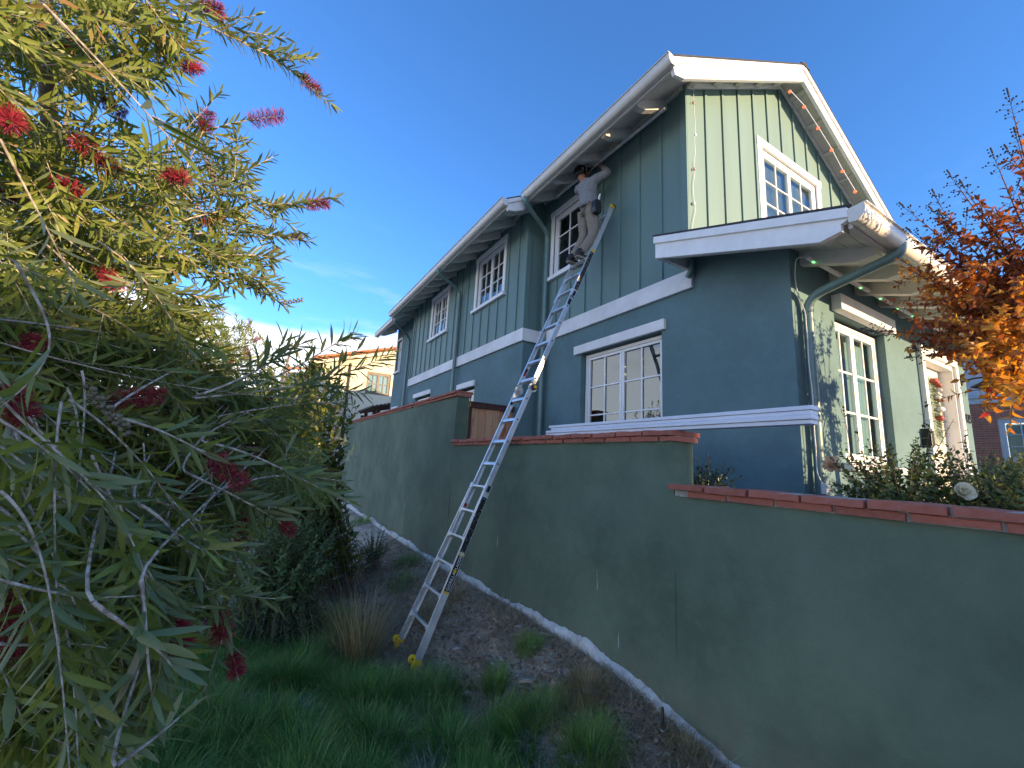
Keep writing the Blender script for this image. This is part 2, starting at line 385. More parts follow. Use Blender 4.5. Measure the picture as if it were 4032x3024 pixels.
# ------------------------------------------------------------------ window maker
def window(parent, O, U, V, N, w, h, sashes=2, cols=2, rows=3, fw=0.05, sw=0.045, mw=0.022, depth=0.0, trim=0.0, head=0.0, sill=None, blind=None, hfrac=None, label=None):
    """O: lower left corner of the frame on the wall, U across, V up, N outwards"""
    O, U, V, N = Vector(O), Vector(U), Vector(V), Vector(N)
    O = O - N * depth
    b = MB()
    d = 0.05
    def bar(mb, u0, u1, v0, v1, n0, n1): mb.fbox(O + U * u0 + V * v0 + N * n0, U * (u1 - u0), V * (v1 - v0), N * (n1 - n0))
    bar(b, 0, fw, 0, h, -d, 0.012); bar(b, w - fw, w, 0, h, -d, 0.012); bar(b, fw, w - fw, 0, fw, -d, 0.012); bar(b, fw, w - fw, h - fw, h, -d, 0.012)
    win = b.build('window', M['vinyl'], parent, bevel=0.004)
    if label: win['label'] = label
    iw = (w - 2 * fw) / sashes
    for s in range(sashes):
        u0 = fw + s * iw; u1 = u0 + iw; g = 0.003
        sb = MB()
        bar(sb, u0 + g, u0 + sw, fw + g, h - fw - g, -d + 0.005, 0.002); bar(sb, u1 - sw, u1 - g, fw + g, h - fw - g, -d + 0.005, 0.002)
        bar(sb, u0 + sw, u1 - sw, fw + g, fw + sw, -d + 0.005, 0.002); bar(sb, u0 + sw, u1 - sw, h - fw - sw, h - fw - g, -d + 0.005, 0.002)
        sb.build('sash', M['vinyl'], win, bevel=0.004)
        a0, a1, c0, c1 = u0 + sw, u1 - sw, fw + sw, h - fw - sw
        hs = [c0 + (c1 - c0) * f for f in (hfrac or [i / rows for i in range(rows + 1)])]
        us = [a0 + (a1 - a0) * i / cols for i in range(cols + 1)]
        for i in range(cols):
            for j in range(rows):
                pm = MB(); pm.add([O + U * u + V * v - N * 0.026 for u, v in ((us[i], hs[j]), (us[i + 1], hs[j]), (us[i + 1], hs[j + 1]), (us[i], hs[j + 1]))], [(0, 1, 2, 3)])
                pm.build('pane', M['glass'], win)
        for i in range(1, cols):
            mm = MB(); bar(mm, us[i] - mw / 2, us[i] + mw / 2, c0, c1, -0.024, -0.008); mm.build('muntin', M['vinyl'], win)
        for j in range(1, rows):
            mm = MB(); bar(mm, a0, a1, hs[j] - mw / 2, hs[j] + mw / 2, -0.0245, -0.0095); mm.build('muntin', M['vinyl'], win)
        if blind in ('slats', 'closed'):
            bm_ = MB(); sps = 0.055 if blind == 'slats' else 0.030
            nsl = int((c1 - c0) / sps)
            for q in range(nsl):
                z = c0 + sps * q
                bm_.fbox(O + U * a0 + V * z - N * 0.085, U * (a1 - a0), V * 0.026 - N * 0.028, V * 0.0025 + N * 0.002)
            bm_.build('blind', M['blind'], win)
        elif blind == 'curtain':
            cm = MB(); n = 26; vs_ = []; fs_ = []
            top = c1 - 0.03
            for q in range(n + 1):
                u = a0 + (a1 - a0) * q / n; dd = 0.10 + 0.018 * math.sin(q * 1.9) + 0.01 * math.sin(q * 0.8)
                vs_ += [O + U * u + V * c0 - N * dd, O + U * u + V * top - N * dd]
            for q in range(n): fs_.append((2 * q, 2 * q + 2, 2 * q + 3, 2 * q + 1))
            cm.add(vs_, fs_).build('curtain', M['curtain'], win, smooth=True)
    if trim > 0:
        hh = head or trim
        t = MB(); O0 = O + N * depth
        for (u0, u1, v0, v1, pr) in ((-trim, 0, 0, h, 0.028), (w, w + trim, 0, h, 0.028), (-trim - 0.02, w + trim + 0.02, h, h + hh, 0.036)):
            q = MB(); q.fbox(O0 + U * u0 + V * v0 + N * 0.001, U * (u1 - u0), V * (v1 - v0), N * pr); q.build('casing', M['trim'], win, bevel=0.004)
    if sill:
        q = MB(); O0 = O + N * depth
        q.fbox(O0 + U * (-trim - sill) - V * 0.075 + N * 0.001, U * (w + 2 * trim + 2 * sill), V * 0.073, N * 0.075); q.build('sill', M['trim'], win, bevel=0.005)
    return win

def wall_panel(name, O, U, V, N, w, h, holes, depth, mat, parent, thick=0.0):
    O, U, V, N = Vector(O), Vector(U), Vector(V), Vector(N)
    xs = sorted({0.0, w, *[q for hl in holes for q in (hl[0], hl[1])]}); ys = sorted({0.0, h, *[q for hl in holes for q in (hl[2], hl[3])]})
    mb = MB()
    for i in range(len(xs) - 1):
        for j in range(len(ys) - 1):
            cx, cy = (xs[i] + xs[i + 1]) / 2, (ys[j] + ys[j + 1]) / 2
            if any(a < cx < b and c < cy < d for a, b, c, d in holes): continue
            mb.add([O + U * u + V * v for u, v in ((xs[i], ys[j]), (xs[i + 1], ys[j]), (xs[i + 1], ys[j + 1]), (xs[i], ys[j + 1]))], [(0, 1, 2, 3)])
    for a, b, c, d in holes:
        P = [O + U * u + V * v for u, v in ((a, c), (b, c), (b, d), (a, d))]; Q = [p - N * depth for p in P]
        for k in range(4):
            mb.add([P[k], P[(k + 1) % 4], Q[(k + 1) % 4], Q[k]], [(0, 3, 2, 1)])
    o = mb.build(name, mat, parent)
    bm_ = bmesh.new(); bm_.from_mesh(o.data); bmesh.ops.remove_doubles(bm_, verts=bm_.verts, dist=1e-5); bm_.to_mesh(o.data); bm_.free()
    return o

# ------------------------------------------------------------------ the house
XS, XB, YF, YG, YB0, YB1, YE = 4.40, 4.03, 2.11, 3.28, 6.62, 13.60, 17.10
XR = 9.54                                    # far end of the front wall
XRU = 9.40                                   # far side of the upper storey
GZ = -0.50                                   # yard level by the house
RX, RZ, SL = 6.90, 6.72, 0.56                # ridge and slope
roof_z = lambda x: RZ - SL * abs(x - RX)
Y3, X3, Z3 = Vector((0, 1, 0)), Vector((1, 0, 0)), Vector((0, 0, 1))
house = thing('house', (XS, 6.0, GZ), 'two storey sage blue house with white trim, gable, and board and batten upper wall', 'house')
NXv = -X3; NYv = -Y3
# side walls (seen from outside the U axis runs towards the camera: far -> near)
def side_wall(name, x, y0, y1, z0, z1, holes, mat, depth=0.11):
    hl = [(y1 - b, y1 - a, c - z0, d - z0) for a, b, c, d in holes]
    return wall_panel(name, (x, y1, z0), -Y3, Z3, NXv, y1 - y0, z1 - z0, hl, depth, mat, house)
side_wall('stucco_wall', XS, YF, YB0, GZ, 2.40, [(3.72, 5.36, 0.26, 1.83)], M['stucco'])
side_wall('stucco_wall', XB, YB0, YB1, GZ, 2.40, [(8.60, 9.45, 0.60, 1.66), (11.50, 12.80, 0.60, 1.80)], M['stucco'])
side_wall('stucco_wall', XS, YB1, YE, GZ, roof_z(XS) - 0.06, [(16.30, 16.95, 3.28, 4.60), (15.95, 16.70, 0.75, 1.77)], M['stucco'])
W2 = (5.40, 6.24, 3.50, 4.74); WA = (7.52, 8.79, 3.50, 4.70); WB_ = (10.66, 11.81, 3.46, 4.64)
side_wall('siding_wall', XS - 0.012, YG, YB0, 2.40, roof_z(XS) - 0.06, [W2], M['siding'], 0.08)
side_wall('siding_wall', XB - 0.012, YB0 - 0.012, YB1, 2.40, roof_z(XB) - 0.06, [WA, WB_], M['siding'], 0.08)
# faces of the projecting bay that look towards the camera / away
MB().add([(XB, YB0, GZ), (XS, YB0, GZ), (XS, YB0, 2.40), (XB, YB0, 2.40)], [(0, 1, 2, 3)]).build('stucco_wall', M['stucco'], house)
MB().add([(XB - 0.012, YB0 - 0.012, 2.40), (XS, YB0 - 0.012, 2.40), (XS, YB0 - 0.012, 5.28), (XB - 0.012, YB0 - 0.012, 5.08)], [(0, 1, 2, 3)]).build('siding_wall', M['siding'], house)
MB().add([(XB, YB1, GZ), (XB, YB1, 5.06), (XS, YB1, 5.26), (XS, YB1, GZ)], [(0, 1, 2, 3)]).build('stucco_wall', M['stucco'], house)
# front walls
def front_wall(name, y, x0, x1, z0, z1, holes, mat, depth=0.11):
    hl = [(a - x0, b - x0, c - z0, d - z0) for a, b, c, d in holes]
    return wall_panel(name, (x0, y, z0), X3, Z3, NYv, x1 - x0, z1 - z0, hl, depth, mat, house)
FW = (5.27, 6.56, 0.20, 1.84); DR = (7.66, 8.90, GZ, 1.80)
front_wall('stucco_wall', YF, XS, XR, GZ, 2.335, [FW, DR], M['stucco'])
GW = (6.20, 7.90, 3.72, 5.13)
front_wall('siding_wall', YG, XS - 0.012, XRU, 2.40, 5.22, [GW], M['siding'], 0.08)
MB().add([(XS - 0.012, YG, 5.22), (XRU, YG, 5.22), (RX, YG, RZ - 0.09), ], [(0, 1, 2)]).build('siding_wall', M['siding'], house)
# hidden far walls, floor between the storeys
MB().box(XR - 0.1, XR, YF + 0.001, YE, GZ, 2.4).build('stucco_wall', M['stucco'], house)
MB().box(XRU - 0.1, XRU, YG + 0.001, YE, 2.4, 5.2).build('siding_wall', M['siding'], house)
MB().add([(XS, YE, GZ), (XR, YE, GZ), (XR, YE, 2.4), (XRU, YE, 5.2), (RX, YE, RZ - 0.1), (XS, YE, 5.2)], [(5, 4, 3, 2, 1, 0)]).build('stucco_wall', M['stucco'], house)
MB().box(XS + 0.12, XR - 0.11, YF + 0.12, YE - 0.02, 2.30, 2.42).build('floor_slab', M['dark_room'], house)
MB().box(XS + 0.9, XS + 0.92, YF + 1.4, YE - 0.5, GZ, 2.29).build('inner_wall', M['dark_room'], house)
MB().box(XS + 1.6, XS + 1.62, YG + 0.9, YE - 0.5, 2.43, 5.2).build('inner_wall', M['dark_room'], house)
MB().box(XS + 1.5, XR - 0.2, YF + 1.5, YF + 1.52, GZ, 2.29).build('inner_wall', M['dark_room'], house)
MB().box(XS + 1.7, XRU - 0.2, YG + 1.2, YG + 1.22, 2.43, 5.2).build('inner_wall', M['dark_room'], house)
# battens, each one a board
BS = 0.405
def batten_side(x, y, z0, z1): MB().box(x - 0.034, x - 0.013, y - 0.026, y + 0.026, z0, z1).build('batten', M['siding'], house, bevel=0.003)
y = YG + 0.50
def side_battens(x, y0, y1, zt, wins):
    y = y0
    while y < y1:
        spans = [(2.515, zt)]
        for a, b, c, d in wins:
            if a - 0.16 < y < b + 0.16: spans = [(2.515, c - 0.085), (d + 0.14, zt)]
        for z0, z1 in spans:
            if z1 - z0 > 0.05: batten_side(x, y, z0, z1)
        y += BS + (random.random() - 0.5) * 0.02
side_battens(XS, YG + 0.42, YB0 - 0.1, roof_z(XS) - 0.08, [W2])
side_battens(XB, YB0 + 0.30, YB1 - 0.1, roof_z(XB) - 0.08, [WA, WB_])
MB().box(XB - 0.036, XB - 0.013, YB0 - 0.036, YB0 + 0.07, 2.515, roof_z(XB) - 0.07).build('corner_board', M['siding'], house, bevel=0.003)
MB().box(XB - 0.012, XB + 0.07, YB0 - 0.036, YB0 - 0.0125, 2.515, roof_z(XB) - 0.07).build('corner_board', M['siding'], house, bevel=0.003)
MB().box(XB - 0.036, XB - 0.013, YB1 - 0.07, YB1 + 0.01, 2.515, roof_z(XB) - 0.07).build('corner_board', M['siding'], house, bevel=0.003)
MB().box(XS - 0.036, XS - 0.013, YG - 0.024, YG + 0.08, 2.515, roof_z(XS) - 0.08).build('corner_board', M['siding'], house, bevel=0.003)
MB().box(XS - 0.012, XS + 0.08, YG - 0.024, YG - 0.001, 2.75, 5.21).build('corner_board', M['siding'], house, bevel=0.003)
x = XS + 0.42
while x < XRU - 0.05:
    zt = roof_z(x) - 0.16
    spans = [(2.80, zt)]
    if GW[0] - 0.16 < x < GW[1] + 0.16: spans = [(2.75, GW[2] - 0.08), (GW[3] + 0.16, zt)]
    for z0, z1 in spans: MB().box(x - 0.026, x + 0.026, YG - 0.023, YG - 0.001, z0, z1).build('batten', M['siding'], house, bevel=0.003)
    x += BS
# belly band
MB().box(XS - 0.05, XS - 0.0005, YG - 0.06, YB0 - 0.051, 2.265, 2.51).build('belly_band', M['trim_stucco'], house, bevel=0.006)
MB().box(XB - 0.05, XB - 0.0005, YB0 - 0.05, YB1, 2.265, 2.51).build('belly_band', M['trim_stucco'], house, bevel=0.006)
MB().box(XB + 0.0005, XS - 0.0005, YB0 - 0.05, YB0 - 0.0125, 2.266, 2.509).build('belly_band', M['trim_stucco'], house, bevel=0.006)
# windows
window(house, (XS, 5.34, 0.28), -Y3, Z3, NXv, 1.60, 1.535, 2, 2, 3, depth=0.10)
window(house, (XS - 0.012, W2[1], W2[2]), -Y3, Z3, NXv, W2[1] - W2[0], W2[3] - W2[2], 1, 2, 3, depth=0.03, trim=0.085, head=0.11, sill=0.05)
window(house, (XB - 0.012, WA[1], WA[2]), -Y3, Z3, NXv, WA[1] - WA[0], WA[3] - WA[2], 2, 2, 3, depth=0.03, trim=0.10, head=0.11, sill=0.05, blind='slats')
window(house, (XB - 0.012, WB_[1], WB_[2]), -Y3, Z3, NXv, WB_[1] - WB_[0], WB_[3] - WB_[2], 2, 2, 3, depth=0.03, trim=0.10, head=0.11, sill=0.06, blind='slats')
window(house, (XS, 16.93, 3.30), -Y3, Z3, NXv, 0.61, 1.28, 1, 2, 3, depth=0.08, trim=0.06, sill=0.03)
window(house, (XB, 9.43, 0.62), -Y3, Z3, NXv, 0.81, 1.00, 1, 2, 2, depth=0.09)
window(house, (XB, 12.78, 0.62), -Y3, Z3, NXv, 1.26, 1.14, 2, 2, 2, depth=0.09)
window(house, (XS, 16.68, 0.77), -Y3, Z3, NXv, 0.71, 0.96, 1, 2, 2, depth=0.09)
window(house, (FW[0] + 0.01, YF, FW[2] + 0.02), X3, Z3, NYv, FW[1] - FW[0] - 0.02, FW[3] - FW[2] - 0.06, 2, 2, 3, depth=0.10, blind='curtain')
window(house, (GW[0], YG, GW[2]), X3, Z3, NYv, GW[1] - GW[0], GW[3] - GW[2], 2, 2, 3, fw=0.07, depth=0.02, trim=0.13, head=0.13, sill=0.03, blind='closed')
# header boards over the recessed windows
def header_side(x, y0, y1, z0, z1, p=0.055): MB().box(x - p, x - 0.0008, y0, y1, z0, z1).build('header', M['trim_stucco'], house, bevel=0.006)
header_side(XS, 3.64, 5.50, 1.832, 1.975)
header_side(XB, 8.55, 9.52, 1.662, 1.79)
header_side(XB, 11.42, 12.90, 1.802, 1.93)
header_side(XS, 15.88, 16.78, 1.772, 1.885)
MB().box(5.22, 6.64, YF - 0.10, YF - 0.0008, 1.842, 2.02).build('header', M['trim_stucco'], house, bevel=0.008)
MB().box(5.20, 6.62, YF - 0.08, YF - 0.0008, 0.12, 0.198).build('sill', M['trim_stucco'], house, bevel=0.008)
# entrance
for (a, b, c, d) in ((DR[0] - 0.10, DR[0], GZ, 1.80), (DR[1], DR[1] + 0.10, GZ, 1.80), (DR[0] - 0.10, DR[1] + 0.10, 1.8005, 1.93)):
    MB().box(a, b, YF - 0.06, YF - 0.0008, c, d).build('door_casing', M['trim'], house, bevel=0.006)
MB().box(DR[0] + 0.001, DR[0] + 0.03, YF - 0.02, YF + 0.20, GZ, 1.79).build('door_jamb', M['trim'], house, bevel=0.004)
MB().box(DR[1] - 0.03, DR[1] - 0.001, YF - 0.02, YF + 0.20, GZ, 1.79).build('door_jamb', M['trim'], house, bevel=0.004)
MB().box(DR[0] + 0.031, DR[1] - 0.031, YF - 0.02, YF + 0.20, 1.74, 1.799).build('door_jamb', M['trim'], house, bevel=0.004)
dm = MB(); dy = YF + 0.13
dm.box(DR[0] + 0.036, DR[1] - 0.036, dy, dy + 0.05, GZ + 0.02, 1.73)
for (a, b, c, d) in ((0.16, 0.54, 0.2, 0.95), (0.64, 1.02, 0.2, 0.95)):
    for (u0, u1, v0, v1) in ((a, b, c, c + 0.03), (a, b, d - 0.03, d), (a, a + 0.03, c + 0.03, d - 0.03), (b - 0.03, b, c + 0.03, d - 0.03)):
        dm.box(DR[0] + 0.03 + u0, DR[0] + 0.03 + u1, dy - 0.012, dy, GZ + v0, GZ + v1)
door = dm.build('door', M['door'], house, bevel=0.004)
gl = MB(); gl.box(DR[0] + 0.22, DR[1] - 0.22, dy - 0.01, dy + 0.001, 0.62, 1.60); gl.build('pane', M['glass'], door)
MB().tube([(DR[0] + 0.10, dy - 0.06, 0.42), (DR[0] + 0.10, dy - 0.06, 0.62)], 0.012).build('handle', M['dark_metal'], door, smooth=True)
hd = MB().box(DR[0] + 0.08, DR[0] + 0.12, dy - 0.02, dy, 0.40, 0.64).build('handle_plate', M['dark_metal'], door)

# upper roof
rf = MB(); TH = 0.05
def slab(mb, x0, x1, y0, y1, lift=0.0, th=TH):
    mb.prism([(x0, y0, roof_z(x0) + lift), (x1, y0, roof_z(x1) + lift), (x1, y0, roof_z(x1) + lift - th), (x0, y0, roof_z(x0) + lift - th)], (0, y1 - y0, 0))
EX1, EX2 = 3.68, 3.31; YR0 = 2.90; YR1 = 17.55; YQ0, YQ1 = 6.24, 13.92
slab(rf, EX1, RX, YR0, YR1); slab(rf, EX2, EX1, YQ0, YQ1); slab(rf, RX, 10.12, YR0, YR1)
roof = rf.build('roof', M['soffit'], house)
sh = MB()
slab(sh, EX1 - 0.02, RX, YR0 - 0.03, YR1 + 0.02, 0.028, 0.026); slab(sh, EX2 - 0.02, EX1 - 0.021, YQ0 - 0.02, YQ1 + 0.02, 0.028, 0.026); slab(sh, RX, 10.15, YR0 - 0.03, YR1 + 0.02, 0.028, 0.026)
sh.build('shingles', M['shingle'], roof)
rc = MB()
for i in range(44):
    y0 = YR0 - 0.04 + i * 0.335
    rc.prism([(RX - 0.14, y0, RZ - 0.035 + 0.004 * (i % 2)), (RX, y0, RZ + 0.05 + 0.004 * (i % 2)), (RX + 0.14, y0, RZ - 0.035 + 0.004 * (i % 2))], (0, 0.33, 0))
rc.build('ridge_cap', M['shingle'], roof)
# rake boards of the gable
def rake(x0, x1, y, h, t, drop=0.0, proud=0.0, name='rake_board', mat='trim', end_notch=False):
    z = lambda x: roof_z(x) - drop
    poly = [(x0, y - proud, z(x0)), (x1, y - proud, z(x1)), (x1, y - proud, z(x1) - h), (x0, y - proud, z(x0) - h)]
    if end_notch:
        s = 1 if x1 > x0 else -1
        poly = [(x0, y - proud, z(x0)), (x1, y - proud, z(x1)), (x1, y - proud, z(x1) - h), (x0 + s * 0.20, y - proud, z(x0 + s * 0.20) - h), (x0 + s * 0.03, y - proud, z(x0) - h * 0.72), (x0 + s * 0.0, y - proud, z(x0) - h * 0.40)]
    MB().prism(poly, (0, t, 0)).build(name, M[mat], house, bevel=0.004)
rake(EX1, RX - 0.001, YR0, 0.26, 0.05, 0.03, end_notch=True); rake(10.12, RX + 0.001, YR0, 0.26, 0.05, 0.03, end_notch=True)
rake(EX1 - 0.015, RX - 0.001, YR0, 0.085, 0.026, 0.0, 0.027, 'rake_trim'); rake(10.13, RX + 0.001, YR0, 0.085, 0.026, 0.0, 0.027, 'rake_trim')
# second little rake at the bay eave
rake(EX2, EX1 + 0.02, YQ0, 0.24, 0.05, 0.03, end_notch=True); rake(EX2 - 0.015, EX1 - 0.05, YQ0, 0.08, 0.026, 0.0, 0.027, 'rake_trim')
rake(EX2, EX1 + 0.02, YQ1 - 0.05, 0.24, 0.05, 0.03)
# frieze under the rake soffit
for a, b in ((XS, RX - 0.001), (XRU, RX + 0.001)):
    rake(a, b, YG - 0.035, 0.08, 0.03, 0.058, name='frieze')
# lookouts under the rakes
for s in (-1, 1):
    for k in range(5):
        xx = RX + s * (0.25 + k * 0.55)
        z = roof_z(xx) - TH
        MB().prism([(xx - 0.045, YR0 + 0.052, z - 0.002 - s * (-0.045) * -SL), (xx + 0.045, YR0 + 0.052, z - 0.002 + s * 0.045 * -SL), (xx + 0.045, YR0 + 0.052, z - 0.07), (xx - 0.045, YR0 + 0.052, z - 0.07)], (0, YG - YR0 - 0.09, 0)).build('lookout', M['soffit'], house)
# soffit boards: thin strips under the roof deck of the rake
for s in (-1, 1):
    for k in range(20):
        x0 = RX + s * (0.02 + k * 0.155); x1 = RX + s * (0.02 + k * 0.155 + 0.148)
        MB().prism([(x0, YR0 + 0.052, roof_z(x0) - TH - 0.001), (x1, YR0 + 0.052, roof_z(x1) - TH - 0.001), (x1, YR0 + 0.052, roof_z(x1) - TH - 0.008), (x0, YR0 + 0.052, roof_z(x0) - TH - 0.008)], (0, YG - YR0 - 0.09, 0)).build('soffit_board', M['soffit'], house)
# rafter tails at the eaves
def tail(xe, xw, y):
    z = lambda x: roof_z(x) - TH - 0.002
    xe = xe + 0.10
    MB().prism([(xe, y - 0.045, z(xe)), (xw, y - 0.045, z(xw)), (xw, y - 0.045, z(xw) - 0.17), (xe + 0.17, y - 0.045, z(xe + 0.17) - 0.155), (xe + 0.03, y - 0.045, z(xe + 0.03) - 0.10), (xe, y - 0.045, z(xe) - 0.055)], (0, 0.09, 0)).build('rafter_tail', M['soffit'], house, bevel=0.004)
for k in range(5): tail(EX1, XS - 0.014, 3.62 + k * 0.625)
for k in range(12): tail(EX2, XB - 0.014, 6.55 + k * 0.61)
for k in range(6): tail(EX1, XS - 0.001, 14.25 + k * 0.62)
# eave fascias
MB().box(EX1, EX1 + 0.03, YR0 + 0.052, YQ0 - 0.002, roof_z(EX1) - 0.16, roof_z(EX1) - TH - 0.002).build('fascia', M['soffit'], house)
MB().box(EX2, EX2 + 0.03, YQ0 + 0.052, YQ1 - 0.052, roof_z(EX2) - 0.16, roof_z(EX2) - TH - 0.002).build('fascia', M['soffit'], house)
MB().box(EX1, EX1 + 0.03, YQ1 + 0.002, YR1, roof_z(EX1) - 0.16, roof_z(EX1) - TH - 0.002).build('fascia', M['soffit'], house)
# block strip where soffit meets the side walls
for x, y0, y1 in ((XS, YG + 0.02, YB0 - 0.03), (XB, YB0 + 0.08, YB1 - 0.08)):
    MB().prism([(x - 0.06, y0, roof_z(x - .06) - TH - 0.003), (x - 0.014, y0, roof_z(x) - TH - 0.003), (x - 0.014, y0, roof_z(x) - 0.14), (x - 0.06, y0, roof_z(x) - 0.14)], (0, y1 - y0, 0)).build('frieze', M['soffit'], house)
# gutters: rounded K profile
def gutter_profile():
    pts = [(0.0, 0.0), (0.0, -0.115), (-0.045, -0.122)]
    for i in range(7):
        a = math.radians(-80 + i * 17); pts.append((-0.05 - 0.066 * math.cos(a), -0.058 + 0.066 * math.sin(a) + 0.006 * i))
    pts += [(-0.128, 0.004), (-0.128, 0.014), (-0.112, 0.014)]
    inner = [(p[0] + (0.004 if p[0] < -0.02 else -0.004), p[1] + 0.004) for p in pts[::-1]]
    return pts, inner
def gutter(name, y0, y1, xe, ze):
    pts, inner = gutter_profile()
    mb = MB()
    vs_ = [(xe + p[0], yy, ze + p[1]) for yy in (y0, y1) for p in pts]; n = len(pts)
    mb.add(vs_, [(i, i + 1, n + i + 1, n + i) for i in range(n - 1)])
    vs2 = [(xe + p[0] + 0.004, yy, ze + p[1] + 0.004) for yy in (y0, y1) for p in pts]
    mb.add(vs2, [(i, n + i, n + i + 1, i + 1) for i in range(n - 1)])
    for yy, fl in ((y0, 1), (y1, -1)):      # end caps
        f = tuple(range(n)); mb.add([(xe + p[0], yy, ze + p[1]) for p in pts], [f if fl > 0 else f[::-1]])
    g = mb.build(name, M['gutter'], house, auto=True)
    return g
gutter('gutter', YR0 - 0.03, YQ0 - 0.05, EX1 - 0.002, roof_z(EX1) - 0.02)
gutter('gutter', YQ0 - 0.03, YQ1, EX2 - 0.002, roof_z(EX2) - 0.02)
gutter('gutter', YQ1 + 0.05, YR1, EX1 - 0.002, roof_z(EX1) - 0.02)

# lower roof over the front
SY0, SY1, SZ0 = 1.36, 3.27, 2.15           # eave y, top y, eave z
SSL = 0.325
szz = lambda y: SZ0 + SSL * (y - SY0)
SX0, SX1 = 3.80, 10.15
sr = MB()
sr.prism([(SX0, SY0, szz(SY0)), (SX0, SY1, szz(SY1)), (SX0, SY1, szz(SY1) - 0.05), (SX0, SY0, szz(SY0) - 0.05)], (SX1 - SX0, 0, 0))
sroof = sr.build('porch_roof', M['soffit'], house)
MB().prism([(SX0 - 0.02, SY0 - 0.03, szz(SY0 - 0.03) + 0.028), (SX0 - 0.02, SY1 + 0.05, szz(SY1 + 0.05) + 0.028), (SX0 - 0.02, SY1 + 0.05, szz(SY1 + 0.05) + 0.003), (SX0 - 0.02, SY0 - 0.03, szz(SY0 - 0.03) + 0.003)], (SX1 - SX0 + 0.04, 0, 0)).build('shingles', M['shingle'], sroof)
for xx, s in ((SX0, -1), (SX1 - 0.05, 1)):
    a = lambda y, d: (xx, y, szz(y) - d)
    MB().prism([a(SY0, 0.03), a(SY1 + 0.03, 0.03), a(SY1 + 0.03, 0.27), a(SY0 + 0.22, 0.27), a(SY0 + 0.06, 0.19), a(SY0 + 0.06, 0.13), a(SY0, 0.09)], (0.05, 0, 0)).build('rake_board', M['trim'], house, bevel=0.004)
    xo = xx - 0.027 if s < 0 else xx + 0.051
    b = lambda y, d: (xo, y, szz(y) - d)
    MB().prism([b(SY0, 0.0), b(SY1 + 0.035, 0.0), b(SY1 + 0.035, 0.085), b(SY0, 0.085)], (0.026, 0, 0)).build('rake_trim', M['trim'], house, bevel=0.003)
MB().box(SX0 + 0.052, XS - 0.02, SY1 - 0.02, SY1 + 0.03, szz(SY1) - 0.26, szz(SY1) - 0.052).build('fascia', M['soffit'], house)
MB().box(SX0 + 0.052, SX1 - 0.052, SY0, SY0 + 0.03, SZ0 - 0.15, SZ0 - 0.052).build('fascia', M['soffit'], house)
for k in range(10):
    xx = 4.02 + k * 0.62
    zz = lambda y: szz(y) - 0.052
    y1 = YF - 0.002
    if xx < XS: y1 = SY1 - 0.03
    MB().prism([(xx - 0.045, SY0 + 0.10, zz(SY0 + 0.10)), (xx - 0.045, y1, zz(y1)), (xx - 0.045, y1, zz(y1) - 0.15), (xx - 0.045, SY0 + 0.26, zz(SY0 + 0.26) - 0.15), (xx - 0.045, SY0 + 0.10, zz(SY0 + 0.10) - 0.08)], (0.09, 0, 0)).build('rafter_tail', M['soffit'], house, bevel=0.004)
for k in range(5):
    y0 = SY0 + 0.035 + k * 0.145; y1 = y0 + 0.138
    MB().prism([(SX0 + 0.053, y0, szz(y0) - 0.0505), (SX0 + 0.053, y1, szz(y1) - 0.0505), (SX0 + 0.053, y1, szz(y1) - 0.058), (SX0 + 0.053, y0, szz(y0) - 0.058)], (SX1 - SX0 - 0.11, 0, 0)).build('soffit_board', M['soffit'], house)
pts, _ = gutter_profile(); n = len(pts)
gm = MB(); NX_ = 80
gxs = [SX0 - 0.03 + (SX1 - SX0 + 0.06) * i / NX_ for i in range(NX_ + 1)]
vs_ = [(gx, SY0 - 0.002 + p[0], SZ0 - 0.02 + p[1]) for gx in gxs for p in pts]
gm.add(vs_, [(k * n + i, (k + 1) * n + i, (k + 1) * n + i + 1, k * n + i + 1) for k in range(NX_) for i in range(n - 1)])
gm.add([(gxs[0], SY0 - 0.002 + p[0], SZ0 - 0.02 + p[1]) for p in pts], [tuple(range(n))[::-1]])
gm.add([(gxs[-1], SY0 - 0.002 + p[0], SZ0 - 0.02 + p[1]) for p in pts], [tuple(range(n))])
gm.build('gutter', M['gutter'], house, auto=True)
# downspouts
def arc(pts, rad=0.10, n=5):
    P = [Vector(p) for p in pts]; out = [P[0]]
    for i in range(1, len(P) - 1):
        a = (P[i - 1] - P[i]).normalized(); b = (P[i + 1] - P[i]).normalized()
        r = min(rad, (P[i - 1] - P[i]).length * 0.45, (P[i + 1] - P[i]).length * 0.45)
        for k in range(n + 1):
            t = k / n; out.append(P[i] + a * r * (1 - t) ** 2 + b * r * t ** 2)
    out.append(P[-1]); return out
def downspout(pts, r=0.042, straps=()):
    o = MB().tube(arc(pts, 0.16), r, 14).build('downspout', M['pipe'], house, auto=True)
    for s in straps:
        MB().tube([Vector(s) - Vector((0, 0, .015)), Vector(s) + Vector((0, 0, .015))], r + 0.006, 14).build('strap', M['pipe'], o, auto=True)
    return o
downspout([(EX1 - 0.07, 6.10, 4.80), (EX1 - 0.07, 6.10, 4.70), (4.31, 6.36, 4.42), (4.31, 6.36, GZ + 0.05)], straps=[(4.31, 6.36, 4.0), (4.31, 6.36, 2.62)])
downspout([(EX2 - 0.07, 9.45, 4.58), (EX2 - 0.07, 9.45, 4.46), (3.93, 9.66, 4.25), (3.93, 9.66, GZ + 0.05)], straps=[(3.93, 9.66, 4.0), (3.93, 9.66, 2.2)])
downspout([(EX1 - 0.07, 14.6, 4.80), (EX1 - 0.07, 14.6, 4.66), (4.31, 15.05, 4.30), (4.31, 15.05, GZ + 0.05)], straps=[(4.31, 15.05, 4.0)])
